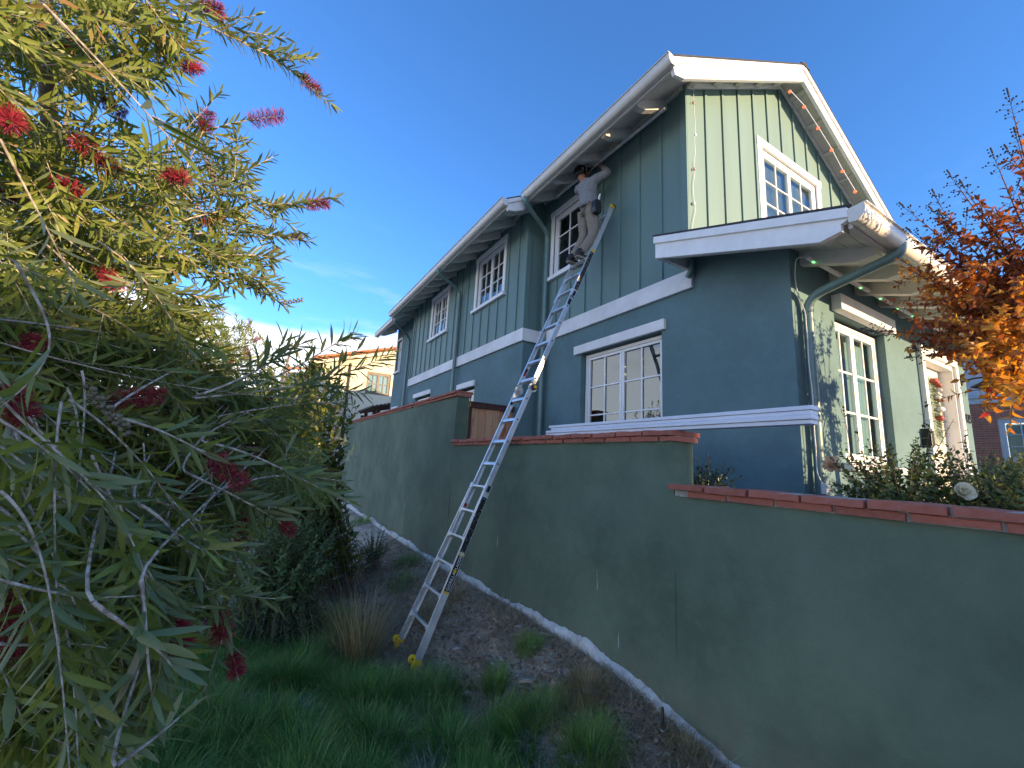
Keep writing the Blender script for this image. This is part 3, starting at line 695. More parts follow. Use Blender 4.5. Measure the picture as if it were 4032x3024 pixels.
downspout([(4.56, 1.29, 2.06), (4.56, 1.30, 1.97), (4.56, 2.045, 1.80), (4.56, 2.045, GZ + 0.05)], 0.044, straps=[(4.56, 2.045, 1.66)])
downspout([(4.33, 3.20, 2.60), (4.33, 3.20, 2.47), (4.34, 3.26, 2.40)], 0.036)
MB().add([(XS, 2.284, 2.4001), (XS, YG, 2.4001), (XS, YG, szz(YG) - 0.045)], [(0, 2, 1)]).build('stucco_wall', M['stucco'], house)
# LED track under the front eave is a thing of its own (see lights); house number
def text_mesh(body, size, extrude=0.0):
    cu = bpy.data.curves.new('lettering', 'FONT'); cu.body = body; cu.size = size; cu.extrude = extrude; cu.align_x = 'LEFT'
    tmp = bpy.data.objects.new('lettering_tmp', cu); col.objects.link(tmp)
    dg = bpy.context.evaluated_depsgraph_get()
    me = bpy.data.meshes.new_from_object(tmp.evaluated_get(dg))
    bpy.data.objects.remove(tmp); bpy.data.curves.remove(cu)
    return me
def place_text(body, size, O, U, V, N, mat, parent, name='lettering', extrude=0.004, sx=1.0):
    me = text_mesh(body, size, extrude); me.materials.clear(); me.materials.append(mat)
    O, U, V, N = Vector(O), Vector(U), Vector(V), Vector(N)
    for v in me.vertices:
        c = v.co.copy(); v.co = O + U * (c.x * sx) + V * c.y + N * (c.z + extrude)
    me.update()
    o = bpy.data.objects.new(name, me); link(o, parent); return o
for i, ch in enumerate('1115'):
    place_text(ch, 0.19, (9.13 + i * 0.085, YF - 0.012, 1.0), X3, Z3, NYv, M['dark_metal'], house, 'house_number', 0.006, 1.1)
# ------------------------------------------------------------------ ground
XW = 2.85; WT = 0.23
def zbase(y):
    return float(np.interp(y, [-8, 0.5, 1.9, 2.9, 4.4, 6.9, 14.6, 25], [-2.0, -1.92, -1.80, -1.66, -1.63, -1.70, -1.65, -1.6]))
def ground_z(x, y):
    zb = zbase(y)
    if x >= XW + 0.1: return GZ
    d = XW - x
    zlow = -2.08 + 0.10 * math.exp(-((y - 1.0) / 2.0) ** 2)
    far = min(1.0, max(0.0, (d - 2.4) / 3.0)); zlow += 0.40 * far * far * (3 - 2 * far)
    t = min(1.0, d / 1.35); t = t * t * (3 - 2 * t)
    z = zb * (1 - t) + zlow * t
    if d < 2.6 and 0 < y < 9: z += min(1, d * 3) * 0.016 * (math.sin(x * 17 + 3 * math.sin(y * 5.0)) * math.sin(y * 14 + 2.0 * math.sin(x * 7.0)) + 0.6 * math.sin(x * 31 + y * 9) * math.sin(y * 27 - x * 11))
    return z + 0.025 * math.sin(x * 3.1 + y * 1.7) * min(1, d) + 0.02 * math.sin(x * 5.3 - y * 4.1) * min(1, d)
gx = sorted(set([-400, -120, -40, -20, -12, -8, -6, -5] + [round(-4.5 + 0.25 * i, 3) for i in range(18)] + [round(0 + 0.06 * i, 3) for i in range(47)] + [2.80, 2.94, 2.96, 3.2, 4, 6, 9, 14, 20, 40, 120, 400]))
gy = sorted(set([-400, -120, -40, -20, -12, -8, -5] + [round(-4 + 0.25 * i, 3) for i in range(18)] + [round(0.5 + 0.07 * i, 3) for i in range(115)] + [8.75 + 0.5 * i for i in range(12)] + [15, 17, 20, 24, 30, 40, 80, 160, 400]))
gv = []; gf = []
for yy in gy:
    for xx in gx: gv.append((xx, yy, ground_z(xx, yy) if xx < 2.95 else GZ))
nx = len(gx)
for j in range(len(gy) - 1):
    for i in range(nx - 1): gf.append((j * nx + i, j * nx + i + 1, (j + 1) * nx + i + 1, (j + 1) * nx + i))
def soil():
    m, nt, p, out = new_mat('soil and mulch')
    n1 = noise(nt, 2.2, 6, 0.6); n2 = noise(nt, 30, 6, 0.7); n3 = noise(nt, 90, 4, 0.7)
    a = mixc(nt, ramp(nt, n1.outputs[0], 0.35, 0.65), (0.38, 0.29, 0.215), (0.58, 0.47, 0.365))
    a = mixc(nt, ramp(nt, n2.outputs[0], 0.4, 0.7, 0, 0.7), a, (0.16, 0.11, 0.08))
    a = mixc(nt, ramp(nt, n3.outputs[0], 0.55, 0.8, 0, 0.7), a, (0.42, 0.37, 0.30))
    nt.links.new(a, p.inputs['Base Color']); p.inputs['Roughness'].default_value = 0.95; p.inputs['Specular IOR Level'].default_value = 0.2
    bump(nt, p, n2.outputs[0], 0.9, 0.03)
    return m
M['soil'] = soil()
g = MB().add(gv, gf).build('ground', M['soil'], None, smooth=True)
tag(g, kind='structure')

# ------------------------------------------------------------------ garden wall
YSTEP1, YSTEP2, YWEND = 2.30, 6.74, 17.2
wall = thing('garden_wall', (XW, 2.3, -1.75), 'stepped dark green stucco garden wall with terracotta tile cap in front of the house', 'wall')
secs = [(-7.0, YSTEP1, -0.175), (YSTEP1, YSTEP2, 0.245), (YSTEP2, YWEND, 1.085)]
for y0, y1, zt in secs:
    mb = MB(); n = max(2, int((y1 - y0) / 0.12)); 
    ys = [y0 + (y1 - y0) * i / n for i in range(n + 1)]
    zs = [-2.6 + (zt + 2.6) * j / 24 for j in range(25)]
    # gently uneven hand-trowelled face
    f = lambda yy, zz: XW + 0.006 * math.sin(yy * 1.9 + 1) + 0.004 * math.sin(yy * 4.3 + zz * 2.2) + 0.003 * math.sin(zz * 7 + yy)
    V_ = [(f(yy, zz), yy, zz) for zz in zs for yy in ys]; nn = n + 1
    F_ = [(j * nn + i + 1, j * nn + i, (j + 1) * nn + i, (j + 1) * nn + i + 1) for j in range(24) for i in range(n)]
    mb.add(V_, F_)
    xb = XW + WT
    mb.add([(f(y0, -2.6), y0, -2.6), (xb, y0, -2.6), (xb, y0, zt)] + [(f(y0, zz), y0, zz) for zz in zs[::-1]][:-1], [tuple(range(27))])
    mb.add([(f(y0, zt), y0, zt), (xb, y0, zt), (xb, y1, zt), (f(y1, zt), y1, zt)], [(0, 1, 2, 3)])
    mb.add([(xb, y0, -2.6), (xb, y1, -2.6), (xb, y1, zt), (xb, y0, zt)], [(0, 1, 2, 3)])
    mb.add([(f(y1, -2.6), y1, -2.6), (xb, y1, -2.6), (xb, y1, zt), (f(y1, zt), y1, zt)], [(0, 3, 2, 1)])
    mb.build('wall_section', M['garden_stucco'], wall, auto=True)
# bare concrete footing strip along the foot of the wall, ragged top edge
mb = MB(); ys = [-4 + 0.035 * i for i in range(600)]; V_ = []; F_ = []
r2 = random.Random(3); jag = 0.0
for yy in ys:
    jag = jag * 0.7 + (r2.random() - 0.5) * 0.022
    zt = zbase(yy) + 0.075 + jag + 0.022 * math.sin(yy * 2.3) + 0.012 * math.sin(yy * 6.1)
    V_ += [(XW - 0.045, yy, zt - 0.45), (XW - 0.04 + jag * 0.3, yy, zt - 0.05), (XW - 0.008, yy, zt), (XW + 0.03, yy, zt + 0.002)]
for i in range(len(ys) - 1):
    for k in range(3): F_.append((4 * i + k, 4 * i + k + 1, 4 * i + 4 + k + 1, 4 * i + 4 + k))
mb.add(V_, F_).build('footing', M['footing'], wall, smooth=True)
# cap tiles: shared meshes, slightly uneven
tile_meshes = []
def tile_mesh(L, W, H, seed):
    rr = random.Random(seed); mb = MB(); n = 5
    ring = []
    for i in range(n + 1):
        yy = -L / 2 + L * i / n
        e = 0.0025
        j = lambda: (rr.random() - 0.5) * 2 * e
        bow = 0.004 * math.sin(i / n * math.pi + seed)
        ch = 0.006
        ring.append([(-W / 2 + j() * 1.6, yy, -H / 2 + j()), (-W / 2 + j() * 1.6, yy, H / 2 - ch + bow), (-W / 2 + ch, yy, H / 2 + bow + j()), (W / 2 - ch, yy, H / 2 + bow), (W / 2, yy, H / 2 - ch + bow), (W / 2 + j(), yy, -H / 2)])
    V_ = [p for r in ring for p in r]; F_ = []
    for i in range(n):
        for k in range(6): F_.append((6 * i + k, 6 * i + (k + 1) % 6, 6 * i + 6 + (k + 1) % 6, 6 * i + 6 + k))
    F_.append((0, 5, 4, 3, 2, 1)); F_.append(tuple(6 * n + k for k in range(6)))
    V_ = [(v[0], v[1], v[2]) for v in V_]
    mb.add(V_, [f[::-1] for f in F_])
    me = mb.mesh('cap_tile', M['tile']); 
    b_ = bmesh.new(); b_.from_mesh(me); bmesh.ops.recalc_face_normals(b_, faces=b_.faces); b_.to_mesh(me); b_.free()
    return me
TL = 0.30
tl_top = [tile_mesh(TL, WT + 0.11, 0.042, s) for s in range(5)]
tl_low = [tile_mesh(TL, WT + 0.06, 0.040, s + 10) for s in range(5)]
def cap(y0, y1, z0, seed):
    rr = random.Random(seed); xc = XW + WT / 2
    mm = MB(); mm.box(XW - 0.012, XW + WT + 0.012, y0 + 0.012, y1 - 0.012, z0 + 0.0005, z0 + 0.088); mm.build('mortar', M['mortar'], wall)
    for row, (ms, zc, off) in enumerate(((tl_low, z0 + 0.024, 0.16), (tl_top, z0 + 0.070, 0.0))):
        yy = y0 - off + 0.15
        while yy < y1 + 0.02:
            a = max(yy - TL / 2, y0 - (0.02 if row else 0.0)); b = min(yy + TL / 2, y1 + (0.02 if row else 0.0))
            if b - a > 0.05:
                o = inst('cap_tile', rr.choice(ms), wall, (xc + (rr.random() - .5) * 0.012, (a + b) / 2, zc + (rr.random() - .5) * 0.006),
                         Quaternion((0, 0, 1), (rr.random() - .5) * 0.02) @ Quaternion((1, 0, 0), (rr.random() - .5) * 0.015), (1, (b - a) / TL, 1))
            yy += 0.32
cap(-1.5, YSTEP1 - 0.002, -0.175, 1); cap(YSTEP1 - 0.03, YSTEP2 - 0.002, 0.245, 2); cap(YSTEP2 - 0.03, YWEND, 1.085, 3)

# ------------------------------------------------------------------ side gate fence between wall and house
fence = thing('side_fence', (3.5, 6.86, GZ), 'cedar plank fence between the garden wall and the house', 'fence')
rr = random.Random(5); xx = 3.17; FY = 6.80
while xx < 4.00:
    w_ = 0.138 + rr.random() * 0.006
    w_ = min(w_, 4.005 - xx)
    if w_ < 0.04: break
    dz = (rr.random() - .5) * 0.012; dp = rr.choice((0.0, 0.008, 0.014))
    MB().box(xx, xx + w_ - 0.004, FY + dp, FY + dp + 0.018, GZ + 0.03, 0.955 + dz).build('plank', M['plank'], fence, bevel=0.002)
    xx += w_
MB().box(3.085, 3.165, FY - 0.02, FY + 0.07, GZ, 0.99).build('post', M['plank_dark'], fence, bevel=0.003)
MB().box(3.083, 4.00, FY - 0.05, FY - 0.002, 0.93, 1.00).build('top_rail', M['plank_dark'], fence, bevel=0.003)
MB().box(3.083, 4.00, FY - 0.06, FY + 0.09, 1.0015, 1.03).build('cap_board', M['plank_dark'], fence, bevel=0.003)

# ------------------------------------------------------------------ ladder
LC = Vector((3.018, 4.775, 1.106)); LA = 1.159; LSP = 0.306
LD = Vector((math.cos(LA), 0.010, math.sin(LA))).normalized()          # up the ladder
LY = Vector((0, 1, 0)); LY = (LY - LD * LY.dot(LD)).normalized()        # along a rung, away from the camera
LN = LY.cross(LD).normalized()                                           # normal of the ladder plane
if LN.x < 0: LN = -LN                                                    # towards the house
lk = lambda k: LC + LD * ((k - 11) * LSP)
def half_w(k, s=0):
    wi, wb, wt = 0.172, (0.282, 0.262, 0.312)[s], 0.212
    if k <= 6: return wi + 0.026 + (wb - wi - 0.026) * (6 - k) / 6.3
    if k >= 15.5: return wi + 0.026 + (wt - wi - 0.026) * (k - 15.5) / 6.2
    return wi
ladder = thing('ladder', lk(-0.35), 'long silver extension ladder leaning over the garden wall against the house', 'ladder')
def rail(s, k0, k1, off=0.0, wid=0.026, dep=0.075, name='rail', nrm=0.0):
    mb = MB(); a = lk(k0) + LY * s * (half_w(k0, s) + off) ; b = lk(k1) + LY * s * (half_w(k1, s) + off)
    d = (b - a); L = d.length; d.normalize(); yv = (LY - d * LY.dot(d)).normalized(); nv = yv.cross(d).normalized()
    if nv.x < 0: nv = -nv
    web = 0.006
    a = a + nv * nrm
    # C channel: web on the outside, flanges pointing in
    mb.fbox(a + yv * s * (wid / 2 - web) - nv * dep / 2, yv * s * web, nv * dep, d * L)
    mb.fbox(a - yv * s * (wid / 2) - nv * dep / 2, yv * s * (wid - web + 0.0005), nv * 0.007, d * L)
    mb.fbox(a - yv * s * (wid / 2) + nv * (dep / 2 - 0.007), yv * s * (wid - web + 0.0005), nv * 0.007, d * L)
    return mb.build(name, M['alu'], ladder), a, d, yv, nv
RW = {}
for s in (-1, 1):
    RW['b', s] = rail(s, -0.06, 5.95)
    RW['m1', s] = rail(s, 3.6 if s > 0 else 4.6, 10.55, 0.0, 0.024, 0.066, nrm=0.0) if False else None
def straight_rail(s, k0, k1, off, wid, dep):
    mb = MB(); a = lk(k0) + LY * s * (0.172 + off); d = LD; L = (k1 - k0) * LSP; web = 0.006
    mb.fbox(a + LY * s * (wid / 2 - web) - LN * dep / 2, LY * s * web, LN * dep, d * L)
    mb.fbox(a - LY * s * (wid / 2) - LN * dep / 2, LY * s * (wid - web + 0.0005), LN * 0.007, d * L)
    mb.fbox(a - LY * s * (wid / 2) + LN * (dep / 2 - 0.007), LY * s * (wid - web + 0.0005), LN * 0.007, d * L)
    return mb.build('rail', M['alu'], ladder)
for s in (-1, 1):
    straight_rail(s, 4.05, 10.42, 0, 0.026, 0.062); straight_rail(s, 10.78, 17.0, 0, 0.026, 0.062)
    RW['t', s] = rail(s, 15.55, 21.62)
# rungs
for k in range(1, 22):
    flare = k <= 6 or k >= 16
    hw = (half_w(k, 1) + half_w(k, -1)) / 2 - 0.012
    c = lk(k) + LY * (half_w(k, 1) - half_w(k, -1)) / 2; mb = MB()
    if flare:      # flat stamped treads with splayed ends
        c = c - LN * 0.012
        mb.fbox(c - LY * hw - LN * 0.022 - LD * 0.012, LY * 2 * hw, LN * 0.046, LD * 0.024)
        for s in (-1, 1):
            e = c + LY * s * hw
            mb.prism([e - LY * s * 0.07 - LD * 0.0125 - LN * 0.020, e - LD * 0.040 - LN * 0.020, e + LD * 0.022 - LN * 0.020, e - LY * s * 0.04 + LD * 0.0125 - LN * 0.020], LN * 0.040)
        o = mb.build('rung', M['alu'], ladder, bevel=0.003)
    else:          # ribbed D shaped rung
        mb.fbox(c - LY * hw - LN * 0.021 - LD * 0.016, LY * 2 * hw, LN * 0.042, LD * 0.026)
        mb.fbox(c - LY * hw - LN * 0.0235 + LD * 0.0105, LY * 2 * hw, LN * 0.047, LD * 0.006)
        mb.fbox(c - LY * hw - LN * 0.0235 - LD * 0.023, LY * 2 * hw, LN * 0.047, LD * 0.0065)
        o = mb.build('rung', M['alu'], ladder, bevel=0.0015)
        for s in (-1, 1):
            q = c + LY * s * 0.172
            MB().tube([q + LY * s * 0.012, q + LY * s * 0.0146], 0.011, 10).build('rung_plug', M['black'], ladder)
# hinges with black / yellow knobs
for s in (-1, 1):
    c = lk(10.60) + LY * s * 0.168 + LN * 0.010
    mb = MB()
    for q, side in ((-0.006, 0), (0.004, 1)):
        ring = []
        cc = c + LY * s * q + LN * 0.012
        mb.tube([cc - LY * 0.0025, cc + LY * 0.0025], 0.062, 22)
        mb.fbox(cc - LN * 0.044 + LD * (0.0 if side else -0.16) - LY * 0.0025, LN * 0.056, LD * 0.16, LY * 0.005)
    mb.build('hinge', M['alu'], ladder, auto=True)
    kc = c + LN * 0.014 + LY * s * 0.008
    kn = MB().tube([kc, kc + LY * s * 0.012, kc + LY * s * 0.046, kc + LY * s * 0.052], [0.030, 0.036, 0.036, 0.030], 16).build('hinge_knob', M['black'], ladder, auto=True)
    MB().tube([kc + LY * s * 0.0515, kc + LY * s * 0.0545], 0.022, 16).build('knob_face', M['yellow'], kn, auto=True)
# sliding clamps where the flared sections hold the inner rails
for k in (6.0, 15.75):
    for s in (-1, 1):
        c = lk(k) + LY * s * 0.190
        mb = MB(); mb.fbox(c - LY * 0.022 - LN * 0.043 - LD * 0.035, LY * 0.044, LN * 0.086, LD * 0.07); mb.build('clamp', M['alu'], ladder, bevel=0.008)
        mb = MB(); mb.fbox(c + LY * s * 0.0222 - LN * 0.020 - LD * 0.05, LY * s * 0.020, LN * 0.038, LD * 0.075); mb.build('lock_tab', M['black'], ladder, bevel=0.006)
# feet: yellow shoes and little wheels, yellow caps on top
for s in (-1, 1):
    o_, a, d, yv, nv = RW['b', s]
    mb = MB()
    mb.fbox(a - yv * s * 0.020 - nv * 0.046 - d * 0.045, yv * s * 0.042, nv * 0.092, d * 0.085)
    mb.prism([a - yv * s * 0.018 - nv * 0.040 - d * 0.0455, a - yv * s * 0.018 + nv * 0.042 - d * 0.0455, a - yv * s * 0.018 + nv * 0.030 - d * 0.10, a - yv * s * 0.018 - nv * 0.012 - d * 0.105], yv * s * 0.036)
    mb.build('foot', M['yellow'], ladder, bevel=0.008)
    wc = a - nv * 0.060 + d * 0.030 - yv * s * 0.005
    w_ = MB().tube([wc - yv * 0.014, wc - yv * 0.006, wc + yv * 0.006, wc + yv * 0.014], [0.036, 0.042, 0.042, 0.036], 18).build('wheel', M['yellow'], ladder, auto=True)
    MB().tube([wc - yv * 0.0155, wc + yv * 0.0155], 0.010, 10).build('hub', M['black'], w_)
    o_, a, d, yv, nv = RW['t', s]
    tp = lk(21.62) + LY * s * half_w(21.62, s)
    mb = MB(); mb.fbox(tp - yv * s * 0.020 - nv * 0.043 - d * 0.045, yv * s * 0.040, nv * 0.086, d * 0.06); mb.build('end_cap', M['yellow'], ladder, bevel=0.012)
    mb = MB(); mb.fbox(tp - yv * s * 0.019 - nv * 0.005 - d * 0.02 + d * 0.016, yv * s * 0.038, nv * 0.052, d * 0.042); mb.build('bumper', M['black'], ladder, bevel=0.010)
# small diagonal braces near the foot
for s in (-1, 1):
    o_, a, d, yv, nv = RW['b', s]
    p0 = a + d * 0.10 * 1.0 - yv * s * 0.016 - nv * 0.02; p1 = lk(1) + LY * s * (half_w(1, s) - 0.075) - LN * 0.012
    p0 = a + d * (LSP * 0.72) - yv * s * 0.014
    MB().tube([p0, p1], 0.008, 6).build('brace', M['alu'], ladder)
# printed decals on the outer face of the rail that looks at the camera
M['decal_text'] = simple('decal white', (0.75, 0.75, 0.73), 0.5, 0.02)
M['decal_red'] = simple('decal red', (0.42, 0.03, 0.025), 0.5, 0.05)
def decal_mat():
    m, nt, p, out = new_mat('decal black')
    n = noise(nt, 55, 2, 0.5)
    p.inputs['Base Color'].default_value = (0.012, 0.012, 0.013, 1); p.inputs['Roughness'].default_value = 0.35
    return m
M['decal'] = decal_mat()
def decal_busy():
    m, nt, p, out = new_mat('decal small print')
    tc = nt.nodes.new('ShaderNodeTexCoord')
    v = nt.nodes.new('ShaderNodeTexVoronoi'); v.inputs['Scale'].default_value = 55
    nt.links.new(tc.outputs['Object'], v.inputs['Vector'])
    n = noise(nt, 60, 3, 0.6)
    a = mixc(nt, ramp(nt, n.outputs[0], 0.60, 0.64, 0, 1), (0.012, 0.012, 0.013), (0.42, 0.42, 0.40))
    nt.links.new(a, p.inputs['Base Color']); p.inputs['Roughness'].default_value = 0.35
    return m
M['decal_busy'] = decal_busy()
def strip(frame, s, k0, k1, mat, name='decal', dep=0.066, lift=0.0006, centre=0.0):
    o_, a, d, yv, nv = frame
    ra = lk(k0) + LY * s * half_w(k0, s); rb = lk(k1) + LY * s * half_w(k1, s)
    dd = (rb - ra)
    mb = MB(); O = ra + yv * s * (0.013 + lift) - nv * (dep / 2 - centre)
    q = [O, O + nv * dep, O + nv * dep + dd, O + dd]
    if s < 0: q = q[::-1]
    mb.add(q, [(0, 1, 2, 3)]); o = mb.build(name, mat, ladder)
    n_ = (q[1] - q[0]).cross(q[2] - q[0])
    if n_.dot(yv * s) < 0:
        o.data.flip_normals()
    return O, dd.normalized(), nv, yv * s
fb = RW['b', -1]
strip(fb, -1, 3.53, 5.62, M['decal_busy'])
O, dd, nv, on = strip(fb, -1, 2.18, 3.42, M['decal'])
strip(fb, -1, 2.12, 2.175, M['yellow']); strip(fb, -1, 3.43, 3.50, M['yellow'])
strip(fb, -1, 2.19, 2.205, M['yellow'], lift=0.0012)
# lettering reads up the rail: U up the ladder, V towards the viewer's left
def rail_text(body, k, size, wid=None):
    o_, a, d, yv, nvv = fb
    base = lk(k) - LY * half_w(k, -1)
    return place_text(body, size, base - yv * (0.013 + 0.0012) + nvv * 0.018, d, -nvv, -yv, M['decal_text'], ladder, 'lettering', 0.0004, 0.98)
rail_text('GORILLA', 2.24, 0.047); rail_text('LADDERS', 2.96, 0.045)
o_, a, d, yv, nvv = fb
em = lk(2.88) - LY * half_w(2.88, -1) - yv * 0.0145
mb = MB()
for (u, v, r) in ((0, 0, 0.013), (0.010, 0.010, 0.008), (0.010, -0.010, 0.008), (-0.010, 0.008, 0.008), (-0.010, -0.008, 0.008), (0.018, 0, 0.007)):
    c = em + d * u + nvv * v; mb.tube([c - yv * 0.0002 * (1 + r * 100), c - yv * 0.0010 * (1 + r * 50)], r, 10)
mb.build('emblem', M['yellow'], ladder)
ft = RW['t', -1]
strip(ft, -1, 15.95, 18.35, M['decal_busy']); strip(ft, -1, 18.37, 18.50, M['yellow'])
strip(ft, -1, 15.9, 15.94, M['yellow'])
# warning stickers
def sticker(k, s, L, mat, w_=0.05):
    c = lk(k) + LY * s * (0.172 + 0.0137); mb = MB()
    q = [c - LN * w_ / 2, c + LN * w_ / 2, c + LN * w_ / 2 + LD * L, c - LN * w_ / 2 + LD * L]
    mb.add(q, [(0, 1, 2, 3)]); mb.build('sticker', mat, ladder)
def sticker_in(k, s, L, mat, w_=0.044):
    c = lk(k) + LY * s * (0.172 + 0.0065); mb = MB()
    q = [c - LN * w_ / 2, c + LN * w_ / 2, c + LN * w_ / 2 + LD * L, c - LN * w_ / 2 + LD * L]
    mb.add(q, [(0, 1, 2, 3)]); mb.build('sticker', mat, ladder)
sticker(15.10, -1, 0.10, M['black'], 0.05); 
c_ = 15.16
sticker(15.16, -1, 0.055, M['decal_red'], 0.04) if False else None
for k_, mm in ((11.35, 'decal_red'), (11.55, 'decal_busy'), (10.0, 'decal_red'), (9.85, 'decal_busy')):
    sticker_in(k_, 1, 0.06, M[mm])
sticker_in(5.1, 1, 0.05, M['decal_red'])

# ------------------------------------------------------------------ white boards resting on the wall cap
bl = ['topmost white board of the stack lying on the wall cap', 'second white board from the top of the stack on the wall cap',
      'third white board from the top of the stack on the wall cap', 'lowest white board of the stack lying on the wall cap']
for i in range(4):
    z0 = 0.338 + (3 - i) * 0.0285
    y0, y1 = 1.30 + (0.0, 0.012, 0.004, 0.016)[i], 4.03 + (0.0, -0.035, 0.045, 0.07)[i]
    xo = (0.0, 0.008, -0.004, 0.01)[i]
    o = MB().box(2.86 + xo, 2.86 + xo + 0.09, y0, y1, z0, z0 + 0.0265).build('trim_board', M['board'], None, bevel=0.003)
    tag(o, bl[i], 'board', 'white boards stacked on the wall')

# ------------------------------------------------------------------ neighbour's house far left
NY = 28.0
nb = thing('neighbour_house', (5, NY, GZ), 'cream stucco house with red clay tile roof behind the left end of the garden wall', 'house')
nz = lambda xx: 0.195 * NY + (xx - 0.079 * NY) * 0.31
wx0, wx1 = 0.103 * NY, 13.0
nw = (0.199 * NY - 0.05, 0.252 * NY, 0.138 * NY, 0.190 * NY)
wall_panel('wall', (wx0, NY, GZ - 1), X3, Z3, NYv, wx1 - wx0, nz(wx0) - 0.35 - GZ + 1, [(nw[0] - wx0, nw[1] - wx0, nw[2] - GZ + 1, min(nw[3], nz(wx0) - 0.36) - GZ + 1)], 0.12, M['cream_stucco'], nb)
MB().prism([(wx0, NY, nz(wx0) - 0.35), (9.2, NY, nz(wx0) - 0.35), (9.2, NY, nz(9.2) - 0.25), (wx0, NY, nz(wx0) - 0.25)], (0, 0.1, 0)).build('wall', M['cream_stucco'], nb)
MB().prism([(wx1, NY, nz(wx0) - 0.35), (9.2, NY, nz(wx0) - 0.35), (9.2, NY, nz(9.2) - 0.25)], (0, 0.1, 0)).build('wall', M['cream_stucco'], nb)
MB().box(wx0, wx0 + 0.1, NY + 0.101, NY + 12, GZ - 1, nz(wx0) - 0.3).build('wall', M['cream_stucco'], nb)
MB().box(wx1 - 0.1, wx1, NY + 0.101, NY + 12, GZ - 1, nz(wx0) - 0.3).build('wall', M['cream_stucco'], nb)
MB().box(wx0 + 0.2, wx1 - 0.2, NY + 1.4, NY + 1.5, GZ, nz(wx0) - 0.3).build('wall', M['dark_room'], nb)
nxl, nxr = 0.079 * NY, 9.2
ro = MB(); ro.prism([(nxl, NY - 0.45, nz(nxl) - 0.02), (nxr, NY - 0.45, nz(nxr) - 0.02), (nxr, NY - 0.45, nz(nxr) - 0.12), (nxl, NY - 0.45, nz(nxl) - 0.12)], (0, 13, 0))
ro.prism([(nxr, NY - 0.45, nz(nxr) - 0.02), (nxr + (nxr - nxl), NY - 0.45, nz(nxl) - 0.02), (nxr + (nxr - nxl), NY - 0.45, nz(nxl) - 0.12), (nxr, NY - 0.45, nz(nxr) - 0.12)], (0, 13, 0))
nroof = ro.build('roof', M['brown_wood'], nb)
# rake trim and barrel tiles
MB().prism([(nxl + 0.1, NY - 0.50, nz(nxl + .1) - 0.12), (nxr, NY - 0.50, nz(nxr) - 0.10), (nxr, NY - 0.50, nz(nxr) - 0.30), (nxl + 0.1, NY - 0.50, nz(nxl + .1) - 0.30)], (0, 0.06, 0)).build('rake_board', M['cream_stucco'], nroof)
tm = MB()
for k in range(8):
    pass
half = MB(); nseg = 6; V_ = []; F_ = []
for e, (yy, rr_) in enumerate(((0, 0.185), (0.40, 0.165))):
    for i in range(nseg + 1):
        a = math.pi * i / nseg; V_.append((yy, rr_ * math.cos(a), rr_ * math.sin(a) * 0.9))
for i in range(nseg + 1):
    a = math.pi * i / nseg; V_.append((0, 0.165 * math.cos(a), 0.165 * math.sin(a) * 0.9 - 0.0))
for i in range(nseg): F_.append((i, i + 1, nseg + 1 + i + 1, nseg + 1 + i))
F_.append(tuple(range(nseg + 1)))
half.add(V_, F_); tile_me = half.mesh('roof_tile', M['roof_tile'], True)
sl = math.atan(0.31)
for k in range(20):
    xx = nxl + 0.02 + k * 0.345
    inst('roof_tile', tile_me, nroof, (xx, NY - 0.46, nz(xx) + 0.02), Quaternion((0, 1, 0), -sl))
k_ = 0
for row in range(1, 6):
    for k in range(20):
        xx = nxl + 0.02 + k * 0.345
        inst('roof_tile', tile_me, nroof, (xx, NY - 0.42 + row * 0.29, nz(xx) + 0.0), Quaternion((0, 1, 0), -sl))
for k in range(9):
    MB().box(nxl + 0.15, wx0 - 0.001, NY + 0.2 + k * 0.62, NY + 0.30 + k * 0.62, nz(nxl) - 0.30, nz(nxl) - 0.10).build('rafter', M['brown_wood'], nb)
MB().tube([(0.159 * NY, NY - 0.07, nz(4.4) - 0.5), (0.159 * NY, NY - 0.07, GZ - 1)], 0.07, 8).build('downspout', M['brown_wood'], nb)
M['brown_frame'] = simple('brown window frame', (0.16, 0.12, 0.085), 0.5, 0.05)
_v = M['vinyl']; M['vinyl'] = M['brown_frame']
window(nb, (nw[0], NY, nw[2]), X3, Z3, NYv, nw[1] - nw[0], min(nw[3], nz(wx0) - 0.36) - nw[2], 2, 2, 2, fw=0.09, sw=0.07, mw=0.05, depth=0.08, blind='curtain')
M['vinyl'] = _v
MB().box(wx0 + 0.05, wx0 + 1.1, NY - 0.5, NY - 0.001, 2.75, 2.85).build('awning', M['roof_tile'], nb)
# a further wing of it, seen past the foliage
MB().box(1.0, wx0 - 0.2, NY + 6, NY + 12, GZ - 1, 5.6).build('wall', M['cream_stucco'], nb)
for k in range(8):
    inst('roof_tile', tile_me, nroof, (0.9 + k * 0.345, NY + 5.7, 5.65 + k * 0.05), Quaternion((0, 1, 0), -0.1))

